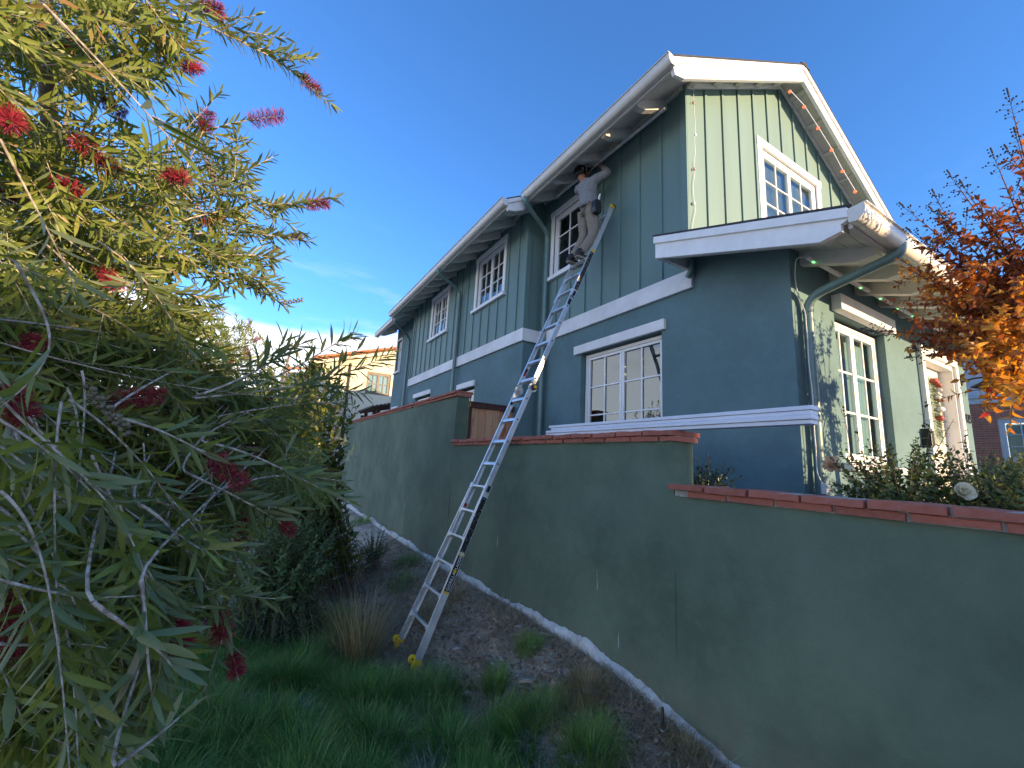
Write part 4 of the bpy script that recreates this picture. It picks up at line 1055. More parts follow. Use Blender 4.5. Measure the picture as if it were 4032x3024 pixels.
# ------------------------------------------------------------------ dark timber pergola beside the house end
pg = thing('pergola', (4.6, 19.5, GZ), 'dark brown timber pergola behind the far end of the house', 'pergola')
PY = 19.5
pgx0, pgx1 = 0.214 * PY, 0.30 * PY
for k in range(6):
    yy = PY + k * 0.5
    MB().prism([(pgx0, yy, 0.108 * PY), (pgx1, yy, 0.108 * PY + 0.45), (pgx1, yy, 0.108 * PY + 0.33), (pgx0 + 0.06, yy, 0.108 * PY - 0.10)], (0, 0.07, 0)).build('rafter', M['brown_wood'], pg)
for k in range(9):
    xx = pgx0 + 0.02 + k * 0.17
    MB().box(xx, xx + 0.07, PY - 0.2, PY + 3.0, 0.108 * PY + 0.02 + k * 0.17 * 0.27, 0.108 * PY + 0.085 + k * 0.17 * 0.27).build('slat', M['brown_wood'], pg)
for yy in (PY + 0.1, PY + 2.6):
    MB().box(pgx0 + 0.3, pgx0 + 0.44, yy, yy + 0.14, GZ, 0.108 * PY).build('post', M['brown_wood'], pg)
    MB().box(pgx0 + 0.16, pgx1, yy + 0.145, yy + 0.26, 0.108 * PY - 0.32, 0.108 * PY - 0.14).build('beam', M['brown_wood'], pg)

# ------------------------------------------------------------------ brick house far right
BX = 18.0
bh = thing('brick_house', (BX, 3, GZ), 'red brick house with pale blue trim at the right edge behind the orange tree', 'house')
by0, by1 = -3.0, 9.0; bz1 = 0.1365 * BX
bw = (1.95, BX / 5.205, 0.044 * BX, 0.111 * BX)
wall_panel('mortar_wall', (BX, by1, GZ - 0.1), -Y3, Z3, NXv, by1 - by0, bz1 - GZ + 0.1, [(by1 - bw[1], by1 - bw[0], bw[2] - GZ + 0.1, bw[3] - GZ + 0.1)], 0.10, M['mortar'], bh)
bmesh_ = MB().box(-0.012, 0.0, -0.1, 0.1, -0.029, 0.029).mesh('brick', M['brick'])
sold = MB().box(-0.012, 0.0, -0.029, 0.029, -0.1, 0.1).mesh('brick', M['brick'])
rr = random.Random(9); cnt = 0
row = 0; zc = bz1 - 0.035
while zc > -0.1:
    off = 0.105 if row % 2 else 0.0
    yy = 0.6 + off
    while yy < 4.15:
        a_, b_ = yy - 0.1, yy + 0.1
        if bw[2] - 0.03 < zc < bw[3] + 0.03:
            if a_ < bw[1] + 0.005 and b_ > bw[0] - 0.005:
                if b_ > bw[1] + 0.005: a_ = bw[1] + 0.005
                elif a_ < bw[0] - 0.005: b_ = bw[0] - 0.005
                else: b_ = a_
        elif bw[3] + 0.02 < zc < bw[3] + 0.25 and a_ < bw[1] + 0.21 and b_ > bw[0] - 0.21:
            if b_ > bw[1] + 0.21: a_ = bw[1] + 0.21
            elif a_ < bw[0] - 0.21: b_ = bw[0] - 0.21
            else: b_ = a_
        if b_ - a_ > 0.03 and cnt < 300:
            inst('brick', bmesh_, bh, (BX + rr.random() * 0.003 - 0.0015, (a_ + b_) / 2, zc), None, (1, (b_ - a_) / 0.2, 1)); cnt += 1
        yy += 0.21
    zc -= 0.069; row += 1
yy = bw[0] - 0.17
while yy < bw[1] + 0.2:
    inst('brick', sold, bh, (BX, yy, bw[3] + 0.13)); yy += 0.069
M['blue_trim'] = simple('pale blue trim', (0.36, 0.46, 0.55), 0.6, 0.05)
_v = M['vinyl']; M['vinyl'] = M['blue_trim']
window(bh, (BX, bw[1], bw[2]), -Y3, Z3, NXv, bw[1] - bw[0], bw[3] - bw[2], 2, 2, 3, fw=0.07, depth=0.05, blind='curtain')
M['vinyl'] = _v
MB().box(BX - 0.06, BX + 0.2, by0, by1, bz1 + 0.001, bz1 + 0.16).build('trim_band', M['blue_trim'], bh, bevel=0.01)
MB().box(BX - 0.12, BX + 0.2, by0, by1, bz1 + 0.1615, bz1 + 0.22).build('trim_band', M['blue_trim'], bh, bevel=0.01)
MB().box(BX + 0.0, BX + 0.1, by0, by1, bz1 + 0.221, 5.2).build('siding_wall', M['blue_trim'], bh)
for k in range(14):
    MB().box(BX - 0.02, BX - 0.001, by0, by1, bz1 + 0.24 + k * 0.18, bz1 + 0.405 + k * 0.18).build('siding_board', M['blue_trim'], bh)
MB().box(BX + 0.101, BX + 6, by0, by0 + 0.1, GZ, 5.2).build('side_wall', M['mortar'], bh)
MB().prism([(BX - 0.5, by0 - 0.4, 5.0), (BX + 3.3, by0 - 0.4, 7.0), (BX + 7, by0 - 0.4, 5.0), (BX + 7, by0 - 0.4, 4.9), (BX + 3.3, by0 - 0.4, 6.85), (BX - 0.5, by0 - 0.4, 4.9)], (0, by1 - by0 + 0.8, 0)).build('roof', M['shingle'], bh)

# ------------------------------------------------------------------ person on the ladder
def cloth(name, c, scale, b):
    m, nt, p, out = new_mat(name)
    n1 = noise(nt, scale, 5, 0.6, stretch=(1, 1, 0.6)); n2 = noise(nt, 9, 3, 0.5, stretch=(1.6, 1, 0.7)); n3 = noise(nt, 220, 2, 0.6)
    a = mixc(nt, ramp(nt, n1.outputs[0], 0.35, 0.7), sc(c, 0.90), sc(c, 1.10))
    a = mixc(nt, ramp(nt, n3.outputs[0], 0.4, 0.7, 0, 0.3), a, sc(c, 1.5))
    nt.links.new(a, p.inputs['Base Color']); p.inputs['Roughness'].default_value = 0.95; p.inputs['Specular IOR Level'].default_value = 0.15
    bump(nt, p, n2.outputs[0], b, 0.05)
    return m
M['shirt'] = cloth('grey marl shirt', (0.215, 0.225, 0.235), 60, 0.9)
M['trousers'] = cloth('khaki trousers', (0.235, 0.205, 0.165), 40, 0.8)
M['skin'] = simple('skin', (0.33, 0.17, 0.11), 0.55, 0.08, 20)
M['cap'] = simple('black cap', (0.012, 0.014, 0.02), 0.8, 0.2)
M['shoe'] = simple('brown shoe', (0.045, 0.030, 0.024), 0.6, 0.2)
M['sole'] = simple('pale sole', (0.30, 0.24, 0.18), 0.7, 0.1)

def skinned(name, nodes, edges, mat, parent, root=0, sub=2):
    me = bpy.data.meshes.new(name); me.from_pydata([n[0] for n in nodes], edges, [])
    o = bpy.data.objects.new(name, me); link(o, parent)
    sk = o.modifiers.new('skin', 'SKIN'); sk.use_smooth_shade = True; sk.branch_smoothing = 0.4
    lay = me.skin_vertices[0]
    for i, n in enumerate(nodes):
        r = n[1]; lay.data[i].radius = r if hasattr(r, '__len__') else (r, r); lay.data[i].use_root = (i == root)
    s = o.modifiers.new('sub', 'SUBSURF'); s.levels = sub; s.render_levels = sub
    me.materials.append(mat)
    return o
# joints
pel = Vector((3.955, 4.74, 3.985)); chest = Vector((4.00, 4.82, 4.36)); nk = Vector((4.00, 4.93, 4.60)); hd_ = Vector((4.00, 5.00, 4.78))
hipL, hipR = Vector((3.955, 4.84, 3.90)), Vector((3.955, 4.65, 3.88))
knL, knR = Vector((3.965, 4.84, 3.53)), Vector((3.985, 4.64, 3.50))
anL, anR = Vector((3.80, 4.925, 3.155)), Vector((3.80, 4.715, 3.155))
shL, shR = Vector((4.01, 5.06, 4.52)), Vector((4.01, 4.68, 4.47))
elR, waR = Vector((4.20, 4.56, 4.60)), Vector((4.20, 4.74, 4.83))
elL, waL = Vector((4.16, 5.27, 4.66)), Vector((4.20, 5.06, 4.90))
per = thing('person', (3.86, 4.8, 3.083), 'person in grey shirt, khaki trousers and dark cap standing high on the ladder', 'person')
nodes = [(pel, 0.095), (chest, (0.15, 0.12)), (nk, 0.060), (hd_ - Vector((0, 0, 0.06)), 0.062), (hd_ + Vector((0.0, 0, 0.02)), 0.085), (hd_ + Vector((-0.01, 0, 0.10)), 0.060),
         (hipL, 0.068), (knL, 0.058), (anL, 0.042), (hipR, 0.068), (knR, 0.058), (anR, 0.042),
         (shL, 0.065), (elL, 0.045), (waL, 0.030), (shR, 0.065), (elR, 0.045), (waR, 0.030)]
edges = [(0, 1), (1, 2), (2, 3), (3, 4), (4, 5), (0, 6), (6, 7), (7, 8), (0, 9), (9, 10), (10, 11), (1, 12), (12, 13), (13, 14), (1, 15), (15, 16), (16, 17)]
hands = []
for wr, el, s in ((waR, elR, 1), (waL, elL, -1)):
    d = (wr - el).normalized()
    pm = len(nodes); nodes.append((wr + d * 0.06, (0.036, 0.018))); edges.append((17 if wr is waR else 14, pm))
body = skinned('body', nodes, edges, M['skin'], per)
# fingers round the light channel: own short chains rooted inside the palm
for wr, el, nm in ((waR, elR, 'r'), (waL, elL, 'l')):
    d = (wr - el).normalized(); pc = wr + d * 0.06
    across = d.cross(Vector((1, 0, 0))).normalized()
    curl = Vector((1, 0, 0.25)).normalized()
    for k in range(4):
        L = (0.9, 1.0, 0.95, 0.78)[k]
        r0 = pc + across * (0.027 - 0.018 * k) + d * 0.01
        pts = [r0, r0 + d * 0.040 * L, r0 + d * 0.060 * L + curl * 0.020 * L, r0 + d * 0.052 * L + curl * 0.042 * L]
        skinned('finger', [(p, 0.0088 - 0.001 * i) for i, p in enumerate(pts)], [(0, 1), (1, 2), (2, 3)], M['skin'], per, sub=1)
    r0 = wr + d * 0.025 + across * 0.028
    pts = [r0, r0 + across * 0.025 + d * 0.02, r0 + across * 0.030 + d * 0.045 + curl * 0.015]
    skinned('thumb', [(p, 0.0098 - 0.001 * i) for i, p in enumerate(pts)], [(0, 1), (1, 2)], M['skin'], per, sub=1)
# clothes
V3 = Vector
skinned('shirt', [(pel + V3((0, 0, -0.055)), (0.168, 0.160)), (pel + V3((0.01, 0.015, 0.12)), (0.152, 0.128)), (chest + V3((0, 0, -0.06)), (0.170, 0.130)), (chest + V3((0, 0.02, 0.10)), (0.165, 0.115)), (nk + V3((0, -0.01, 0.0)), 0.070),
                  (shL, 0.088), (elL, 0.066), (waL - (waL - elL) * 0.15, 0.046), (shR, 0.090), (elR, 0.070), (waR - (waR - elR) * 0.15, 0.048)],
        [(0, 1), (1, 2), (2, 3), (3, 4), (3, 5), (5, 6), (6, 7), (3, 8), (8, 9), (9, 10)], M['shirt'], per, 2)
skinned('trousers', [(pel + V3((0, 0, 0.02)), (0.140, 0.125)), (hipL, 0.118), (hipL + (knL - hipL) * 0.5, 0.095), (knL, 0.080), (knL + (anL - knL) * 0.55, 0.072), (anL + V3((0, 0, 0.02)), 0.064),
                     (hipR, 0.120), (hipR + (knR - hipR) * 0.5, 0.098), (knR, 0.082), (knR + (anR - knR) * 0.55, 0.074), (anR + V3((0, 0, 0.02)), 0.066)],
        [(0, 1), (1, 2), (2, 3), (3, 4), (4, 5), (0, 6), (6, 7), (7, 8), (8, 9), (9, 10)], M['trousers'], per)
MB().tube([pel + V3((0.11 * math.cos(a), 0.142 * math.sin(a), 0.005 + 0.03 * math.sin(a))) for a in [i * math.pi / 9 for i in range(19)]], 0.02, 6, False).build('belt', M['black'], per, smooth=True)
for an, nm in ((anL, 'l'), (anR, 'r')):
    b = MB(); c0 = V3((an.x, an.y, 3.083))
    prof = [(-0.085, 0.030, 0.070), (-0.06, 0.040, 0.085), (0.0, 0.042, 0.080), (0.06, 0.046, 0.062), (0.13, 0.050, 0.048), (0.18, 0.038, 0.036), (0.20, 0.012, 0.026)]
    V_ = []; F_ = []; n = 10
    for (u, hw, h) in prof:
        for k in range(n):
            a = math.pi * k / (n - 1); V_.append(c0 + V3((u, hw * math.cos(a), 0.018 + h * math.sin(a) ** 0.7)))
    for i in range(len(prof) - 1):
        for k in range(n - 1): F_.append((i * n + k, i * n + k + 1, (i + 1) * n + k + 1, (i + 1) * n + k))
    F_.append(tuple(range(n))[::-1]); F_.append(tuple((len(prof) - 1) * n + k for k in range(n)))
    b.add(V_, F_); sh_o = b.build('shoe', M['shoe'], per, smooth=True)
    s_ = MB(); s_.prism([c0 + V3((u, hw * 1.04, 0)) for (u, hw, h) in prof] + [c0 + V3((u, -hw * 1.04, 0)) for (u, hw, h) in prof[::-1]], (0, 0, 0.020)); s_.build('sole', M['sole'], sh_o, bevel=0.004)
    MB().tube([an + V3((0, 0, 0.07)), an + V3((0, 0, -0.01))], [0.058, 0.052], 12).build('sock', M['black'], sh_o, smooth=True)
# head: face, ears, hair, cap
hc = hd_ + V3((0.0, 0.0, 0.02))
fd = V3((0.80, -0.35, 0.30)).normalized()            # looks up at the wall
fs = V3((0, 0, 1)).cross(fd).normalized(); fu = fd.cross(fs)
for s in (-1, 1):
    MB().blob(hc + fs * s * 0.088 + fd * 0.0, (0.014, 0.02, 0.030), 1, 8, 6).build('ear', M['skin'], per, smooth=True)
    MB().blob(hc + fs * s * 0.033 + fd * 0.083 + fu * 0.012, 0.011, 2, 8, 6).build('eye', M['trim'], per, smooth=True)
MB().blob(hc + fd * 0.100 - fu * 0.012, (0.016, 0.016, 0.022), 3, 8, 6).build('nose', M['skin'], per, smooth=True)
MB().tube([hc + fd * 0.086 - fu * 0.048 + fs * 0.022, hc + fd * 0.094 - fu * 0.050, hc + fd * 0.086 - fu * 0.048 - fs * 0.022], 0.006, 6).build('mouth', M['decal_red'], per, smooth=True)
hair = MB(); hair.blob(hc - fd * 0.022 - fu * 0.012, (0.094, 0.092, 0.090), 4, 14, 9, 0.05); hair.build('hair', M['black'], per, smooth=True)
cp = MB(); V_ = []; F_ = []; n = 18; m_ = 6
for j in range(m_ + 1):
    ph = math.pi / 2 * j / m_
    for k in range(n):
        a = 2 * math.pi * k / n
        V_.append(hc - fd * 0.008 + fu * (0.020 + 0.098 * math.sin(ph)) + fd * (0.108 * math.cos(ph) * math.cos(a)) + fs * (0.098 * math.cos(ph) * math.sin(a)))
for j in range(m_):
    for k in range(n): F_.append((j * n + k, j * n + (k + 1) % n, (j + 1) * n + (k + 1) % n, (j + 1) * n + k))
cp.add(V_, F_)
cp.prism([hc + fu * 0.020 + fd * 0.09 * 1.0 + fs * 0.075, hc + fu * 0.016 + fd * 0.165 + fs * 0.045, hc + fu * 0.014 + fd * 0.178, hc + fu * 0.016 + fd * 0.165 - fs * 0.045, hc + fu * 0.020 + fd * 0.09 - fs * 0.075], fu * 0.008)
cp.build('cap', M['cap'], per, smooth=False, auto=True)
# tool pouch on the right hip
tp_ = pel + V3((-0.03, -0.265, -0.11))
pm = MB(); pm.prism([tp_ + V3((-0.06, 0, 0.10)), tp_ + V3((0.07, 0, 0.10)), tp_ + V3((0.075, 0, -0.08)), tp_ + V3((0.03, 0, -0.11)), tp_ + V3((-0.05, 0, -0.10)), tp_ + V3((-0.07, 0, -0.02))], (0, 0.085, 0))
po = pm.build('tool_pouch', M['black'], per, bevel=0.015)
MB().box(tp_.x - 0.03, tp_.x + 0.06, tp_.y + 0.005, tp_.y + 0.08, tp_.z + 0.085, tp_.z + 0.12).build('pouch_flap', M['cap'], po, bevel=0.01)
MB().tube([tp_ + V3((0.03, 0.03, 0.10)), tp_ + V3((0.05, 0.04, 0.20)), tp_ + V3((0.06, 0.03, 0.25))], [0.012, 0.018, 0.008], 6).build('rag', M['blind'], po, smooth=True)

# ------------------------------------------------------------------ light channel being put up under the eave
a_, b_ = on_x(1436.5, 236.2, 4.25), on_x(1202.5, 426.2, 4.25)
zc_ = (a_.z + b_.z) / 2; 
ch = MB(); ch.fbox((4.235, b_.y, b_.z), (0.036, 0, 0), (0, a_.y - b_.y, a_.z - b_.z), (0, 0, 0.028))
o = ch.build('light_channel', M['trim'], None, bevel=0.003)
tag(o, 'long thin white light channel held under the side eave above the person', 'light channel')

# ------------------------------------------------------------------ string of lights hanging at the gable corner
sl_ = thing('string_light', (XS + 0.10, YG - 0.04, 2.85), 'white wire with small bulbs hanging down the left corner of the sunlit gable', 'string light')
pp = [on_y(x, y, YG - 0.045) for x, y in ((1499, 190), (1498, 215), (1500, 248), (1502, 270), (1500, 300), (1502, 330), (1499, 352), (1501, 372), (1497, 400), (1498, 425), (1503, 450), (1497, 478), (1495, 500))]
MB().tube(arc(pp, 0.05, 3), 0.0042, 5).build('wire', M['wire'], sl_, smooth=True)
for (x, y), mm in (((1498, 222), 'led_off_red'), ((1502, 291), 'wire'), ((1500, 365), 'led_off_red'), ((1499, 439), 'wire')):
    c = on_y(x, y, YG - 0.05)
    if mm == 'led_off_red' and mm not in M: M[mm] = simple('unlit red bulb', (0.45, 0.20, 0.17), 0.3, 0.05)
    MB().blob(c, (0.020, 0.016, 0.024), 1, 8, 6).build('bulb', M[mm], sl_, smooth=True)
# red lights on the right rake
lr = thing('rake_light_string', (8.5, 3.06, 5.4), 'row of lit red bulbs along the right rake of the gable', 'string light')
pr = []
for (x, y) in ((1706, 198), (1737, 231), (1767, 277), (1796, 324), (1820, 370), (1847, 414)):
    d = ray(x, y)
    # meets the underside of the right rake
    lo, hi = 1.0, 4.0
    for _ in range(40):
        mid = (lo + hi) / 2; p_ = d * mid
        if p_.z > roof_z(p_.x) - TH - 0.035: hi = mid
        else: lo = mid
    pr.append(d * lo)
MB().tube([p_ + V3((0, 0, 0.018)) for p_ in pr], 0.004, 5).build('wire', M['wire'], lr)
for p_ in pr: MB().blob(p_, (0.016, 0.014, 0.013), 2, 10, 6).build('bulb', M['led_red'], lr, smooth=True)
# light track under the front eave
lt = thing('light_track', (5.2, 1.99, 2.2), 'white track with green lights fixed under the front eave along the wall', 'light track')
ty = 1.97
ta = on_y(3168.0 / 1.8228, 979.0 / 1.8228, ty); tz = ta.z
tz = 2.165
MB().box(4.46, 9.3, ty - 0.018, ty + 0.018, tz, tz + 0.030).build('track', M['trim'], lt, bevel=0.003)
for (x, y) in ((3050 + 450 / 3.0169, 800 + 625 / 3.0169), (3050 + 1010 / 3.0169, 800 + 938 / 3.0169), (3050 + 1245 / 3.0169, 800 + 1070 / 3.0169), (3050 + 1455 / 3.0169, 800 + 1195 / 3.0169), (3050 + 1630 / 3.0169, 800 + 1305 / 3.0169)):
    d = ray(x / 1.8228, y / 1.8228); p_ = d * (tz / d.z)
    xx = ta.x if False else d.x / d.y * ty
    MB().blob((xx, ty - 0.004, tz - 0.004), (0.022, 0.014, 0.011), 3, 8, 6).build('bulb', M['led_green'], lt, smooth=True)
# white cable down the corner with its plug
cb = thing('corner_cable', (4.46, 2.07, -0.15), 'white cable running down the front corner beside the downspout to a small box', 'cable')
cps = [V3((4.46, 1.97, 2.18)), V3((4.415, 2.05, 2.20)), V3((4.44, 2.085, 2.05)), V3((4.47, 2.095, 1.90)), V3((4.485, 2.06, 1.72))]
rr = random.Random(4); z = 1.62
while z > 0.0:
    cps.append(V3((4.485 + (rr.random() - .5) * 0.03, 2.03, z))); z -= 0.13
cps.append(V3((4.49, 2.00, -0.02)))
MB().tube(arc(cps, 0.06, 3), 0.0048, 6).build('wire', M['wire'], cb, smooth=True)
MB().box(4.455, 4.525, 1.955, 2.00, -0.115, -0.015).build('control_box', M['wire'], cb, bevel=0.006)

# ------------------------------------------------------------------ wall lamp and wreath by the entrance
lm = thing('wall_lamp', (9.23, 2.0, 1.6), 'dark barn style wall lamp with clear bulb right of the front door', 'lamp')
MB().tube([(9.23, YF - 0.001, 1.62), (9.23, YF - 0.03, 1.62)], 0.055, 14).build('back_plate', M['dark_metal'], lm, auto=True)
MB().tube(arc([(9.23, YF - 0.03, 1.62), (9.23, YF - 0.16, 1.66), (9.23, YF - 0.26, 1.66), (9.23, YF - 0.28, 1.60)], 0.06), 0.013, 8).build('arm', M['dark_metal'], lm, smooth=True)
shp = [(0.03, 0.02), (0.04, 0.0), (0.09, -0.03), (0.17, -0.075), (0.172, -0.082)]
mb = MB(); n = 22; V_ = []; F_ = []
for r_, z_ in shp:
    for k in range(n): V_.append((9.23 + r_ * math.cos(2 * math.pi * k / n), YF - 0.28 + r_ * math.sin(2 * math.pi * k / n), 1.60 + z_))
for j in range(len(shp) - 1):
    for k in range(n): F_.append((j * n + k, (j + 1) * n + k, (j + 1) * n + (k + 1) % n, j * n + (k + 1) % n))
mb.add(V_, F_).build('lamp_shade', M['dark_metal'], lm, smooth=True)
def clear_glass():
    m, nt, p, out = new_mat('clear bulb glass')
    p.inputs['Base Color'].default_value = (0.95, 0.95, 0.92, 1); p.inputs['Roughness'].default_value = 0.03; p.inputs['Transmission Weight'].default_value = 1.0; p.inputs['IOR'].default_value = 1.3
    return m
M['bulb_glass'] = clear_glass()
MB().blob((9.23, YF - 0.28, 1.495), (0.045, 0.045, 0.055), 1, 14, 9).build('bulb', M['bulb_glass'], lm, smooth=True)
M['needle'] = simple('wreath needles', (0.035, 0.075, 0.03), 0.8, 0.3, 30)
M['ribbon'] = simple('red ribbon', (0.36, 0.07, 0.045), 0.6, 0.1); M['paper'] = simple('white ornament', (0.72, 0.70, 0.66), 0.5, 0.05)
_sw = on_y(3673.5 / 1.8228, 1555.6 / 1.8228, dy - 0.05); SWX = _sw.x - 8.10
wrth = thing('door_swag', (_sw.x, dy - 0.05, _sw.z), 'green holiday swag with red and white ornaments hanging on the front door', 'door swag')
rr = random.Random(12); mb = MB()
for i in range(520):
    t = rr.random(); c = V3((8.10 + SWX + (rr.random() - .5) * 0.20, dy - 0.03 - rr.random() * 0.06, 1.55 - 0.85 * t))
    d = V3((rr.random() - .5, -rr.random() * 0.5, rr.random() - .7)).normalized() * (0.07 + 0.05 * rr.random()); sd = d.cross(V3((0.3, 1, 0.2))).normalized() * 0.004
    mb.add([c - sd, c + sd, c + d], [(0, 1, 2)])
mb.build('needles', M['needle'], wrth)['kind'] = 'stuff'
for (x_, z_, r_, mm) in ((8.05, 1.50, 0.07, 'ribbon'), (8.15, 1.46, 0.06, 'ribbon'), (8.09, 1.28, 0.075, 'paper'), (8.18, 1.24, 0.035, 'ribbon'), (8.10, 1.10, 0.07, 'paper'), (8.07, 0.97, 0.06, 'ribbon'), (8.12, 1.38, 0.04, 'paper')):
    MB().blob((x_ + SWX, dy - 0.10, z_), (r_ * 0.8, 0.05, r_ * 0.62), int(z_ * 100), 10, 7, 0.6).build('ornament', M[mm], wrth, smooth=True)
# small dark mailbox-like fixture left of the door
mx = MB(); mx.box(7.40, 7.50, YF - 0.09, YF - 0.001, 0.50, 0.74); mx.box(7.395, 7.505, YF - 0.10, YF - 0.0905, 0.52, 0.72)
tag(mx.build('wall_box', M['dark_metal'], None, bevel=0.006), 'small dark metal box on the wall left of the front door', 'wall box')

# ------------------------------------------------------------------ sprinkler riser at the foot of the wall
sp = V3((2.66, 2.27, ground_z(2.66, 2.27)))
spt = thing('sprinkler_riser', sp, 'thin black sprinkler riser with round collar at the foot of the wall', 'sprinkler')
MB().tube([sp + V3((0, 0, -0.05)), sp + V3((0.0, 0, 0.17)), sp + V3((0, 0, 0.178))], [0.011, 0.011, 0.007], 10).build('riser', M['black'], spt, auto=True)
MB().tube([sp + V3((0, 0, 0.0)), sp + V3((0, 0, 0.025)), sp + V3((0, 0, 0.034))], [0.030, 0.030, 0.024], 14).build('collar', M['black'], spt, auto=True)
MB().tube([sp + V3((0, 0, 0.0345)), sp + V3((0, 0, 0.040))], 0.017, 12).build('ring', M['wire'], spt, auto=True)
# ------------------------------------------------------------------ vegetation tools
def np_mesh(name, verts, quads, tris, mat, rnd=None, smooth=False):
    me = bpy.data.meshes.new(name)
    nq, nt_ = len(quads), len(tris)
    me.vertices.add(len(verts)); me.vertices.foreach_set('co', np.asarray(verts, np.float32).ravel())
    me.loops.add(nq * 4 + nt_ * 3)
    li = np.concatenate([np.asarray(quads, np.int32).ravel(), np.asarray(tris, np.int32).ravel()]) if nt_ and nq else np.asarray(quads if nq else tris, np.int32).ravel()
    me.loops.foreach_set('vertex_index', li.astype(np.int32))
    me.polygons.add(nq + nt_)
    st = np.concatenate([np.arange(nq) * 4, nq * 4 + np.arange(nt_) * 3]).astype(np.int32)
    me.polygons.foreach_set('loop_start', st)
    if rnd is not None:
        at_ = me.attributes.new('rnd', 'FLOAT', 'POINT'); at_.data.foreach_set('value', np.asarray(rnd, np.float32))
    if mat: me.materials.append(mat)
    me.update(calc_edges=True)
    if smooth: me.shade_smooth()
    return me
def norm(a): return a / np.maximum(np.linalg.norm(a, axis=-1, keepdims=True), 1e-9)

LEAF_T = np.array([0.0, 0.16, 0.42, 0.74]); LEAF_W = {'lance': np.array([0.10, 0.66, 1.0, 0.72]), 'oval': np.array([0.10, 0.85, 1.0, 0.62])}
def leaves_geo(P, D, N, L, W, kind='lance', bend=0.10, fold=0.25):
    """P base, D direction, N upper side normal (n,3); returns verts, quads, tris"""
    n = len(P); P = np.asarray(P, float); D = norm(np.asarray(D, float)); N = np.asarray(N, float)
    S = norm(np.cross(D, N)); N = np.cross(S, D)
    L = np.asarray(L, float)[:, None]; W = np.asarray(W, float)[:, None]
    V = np.zeros((n, 13, 3)); b = np.asarray(bend) * np.ones((n, 1)) if np.ndim(bend) == 0 else np.asarray(bend)[:, None]
    for i, (t, w) in enumerate(zip(LEAF_T, LEAF_W[kind])):
        c = P + D * L * t - N * (b * L * t * t)
        h = S * (W * w / 2); up = N * (W * w / 2 * fold)
        V[:, 3 * i] = c - h + up; V[:, 3 * i + 1] = c; V[:, 3 * i + 2] = c + h + up
    V[:, 12] = P + D * L - N * (b * L)
    q = []
    for i in range(3):
        a = 3 * i
        q += [(a, a + 1, a + 4, a + 3), (a + 1, a + 2, a + 5, a + 4)]
    t_ = [(9, 10, 12), (10, 11, 12)]
    off = (np.arange(n) * 13)[:, None, None]
    return V.reshape(-1, 3), (np.array(q)[None] + off).reshape(-1, 4), (np.array(t_)[None] + off).reshape(-1, 3)

def leaf_mat(name, cols, transl=0.3, rough=0.42, under=None, spec=0.4):
    """cols: list of (position, colour) along the per-leaf random value"""
    m, nt, p, out = new_mat(name)
    at_ = nt.nodes.new('ShaderNodeAttribute'); at_.attribute_name = 'rnd'
    cr = nt.nodes.new('ShaderNodeValToRGB'); el = cr.color_ramp.elements
    while len(el) < len(cols): el.new(0.5)
    for e, (pos, c) in zip(el, cols): e.position = pos; e.color = (*c, 1)
    nt.links.new(at_.outputs['Fac'], cr.inputs[0])
    n = noise(nt, 25, 3, 0.6)
    c0 = mixc(nt, ramp(nt, n.outputs[0], 0.3, 0.7, 0.0, 0.35), cr.outputs[0], sc(cols[0][1], 0.6))
    if under:
        ge = nt.nodes.new('ShaderNodeNewGeometry')
        c0 = mixc(nt, ge.outputs['Backfacing'], c0, mixc(nt, 0.55, c0, under))
    nt.links.new(c0, p.inputs['Base Color']); p.inputs['Roughness'].default_value = rough; p.inputs['Specular IOR Level'].default_value = spec
    tr = nt.nodes.new('ShaderNodeBsdfTranslucent'); nt.links.new(mixc(nt, 1.0, c0, (1.5, 1.35, 0.6), 'MULTIPLY'), tr.inputs[0])
    mx = nt.nodes.new('ShaderNodeMixShader'); mx.inputs[0].default_value = transl
    nt.links.new(p.outputs[0], mx.inputs[1]); nt.links.new(tr.outputs[0], mx.inputs[2]); nt.links.new(mx.outputs[0], out.inputs[0])
    return m
M['bb_leaf'] = leaf_mat('bottlebrush leaf', [(0.0, (0.110, 0.160, 0.038)), (0.45, (0.185, 0.240, 0.052)), (0.8, (0.26, 0.30, 0.064)), (0.94, (0.29, 0.28, 0.085)), (1.0, (0.33, 0.17, 0.08))], 0.36, 0.42, (0.16, 0.20, 0.13))
M['cm_leaf'] = leaf_mat('crape myrtle leaf', [(0.0, (0.085, 0.032, 0.024)), (0.30, (0.19, 0.062, 0.030)), (0.55, (0.38, 0.105, 0.028)), (0.72, (0.60, 0.25, 0.035)), (0.9, (0.70, 0.42, 0.07)), (1.0, (0.50, 0.04, 0.03))], 0.42, 0.5)
M['shrub_leaf'] = leaf_mat('shrub leaf', [(0.0, (0.075, 0.140, 0.048)), (0.5, (0.12, 0.205, 0.068)), (1.0, (0.18, 0.27, 0.10))], 0.22, 0.5, (0.12, 0.16, 0.11))
M['rose_leaf'] = leaf_mat('rose leaf', [(0.0, (0.045, 0.090, 0.028)), (0.5, (0.085, 0.145, 0.040)), (1.0, (0.18, 0.21, 0.06))], 0.30, 0.38)
M['brug_leaf'] = leaf_mat('trumpet shrub leaf', [(0.0, (0.060, 0.120, 0.030)), (0.5, (0.14, 0.20, 0.035)), (1.0, (0.32, 0.33, 0.05))], 0.40, 0.5)
M['olive_leaf'] = leaf_mat('glossy shrub leaf', [(0.0, (0.025, 0.055, 0.022)), (0.6, (0.045, 0.085, 0.030)), (1.0, (0.09, 0.13, 0.04))], 0.18, 0.28, spec=0.6)
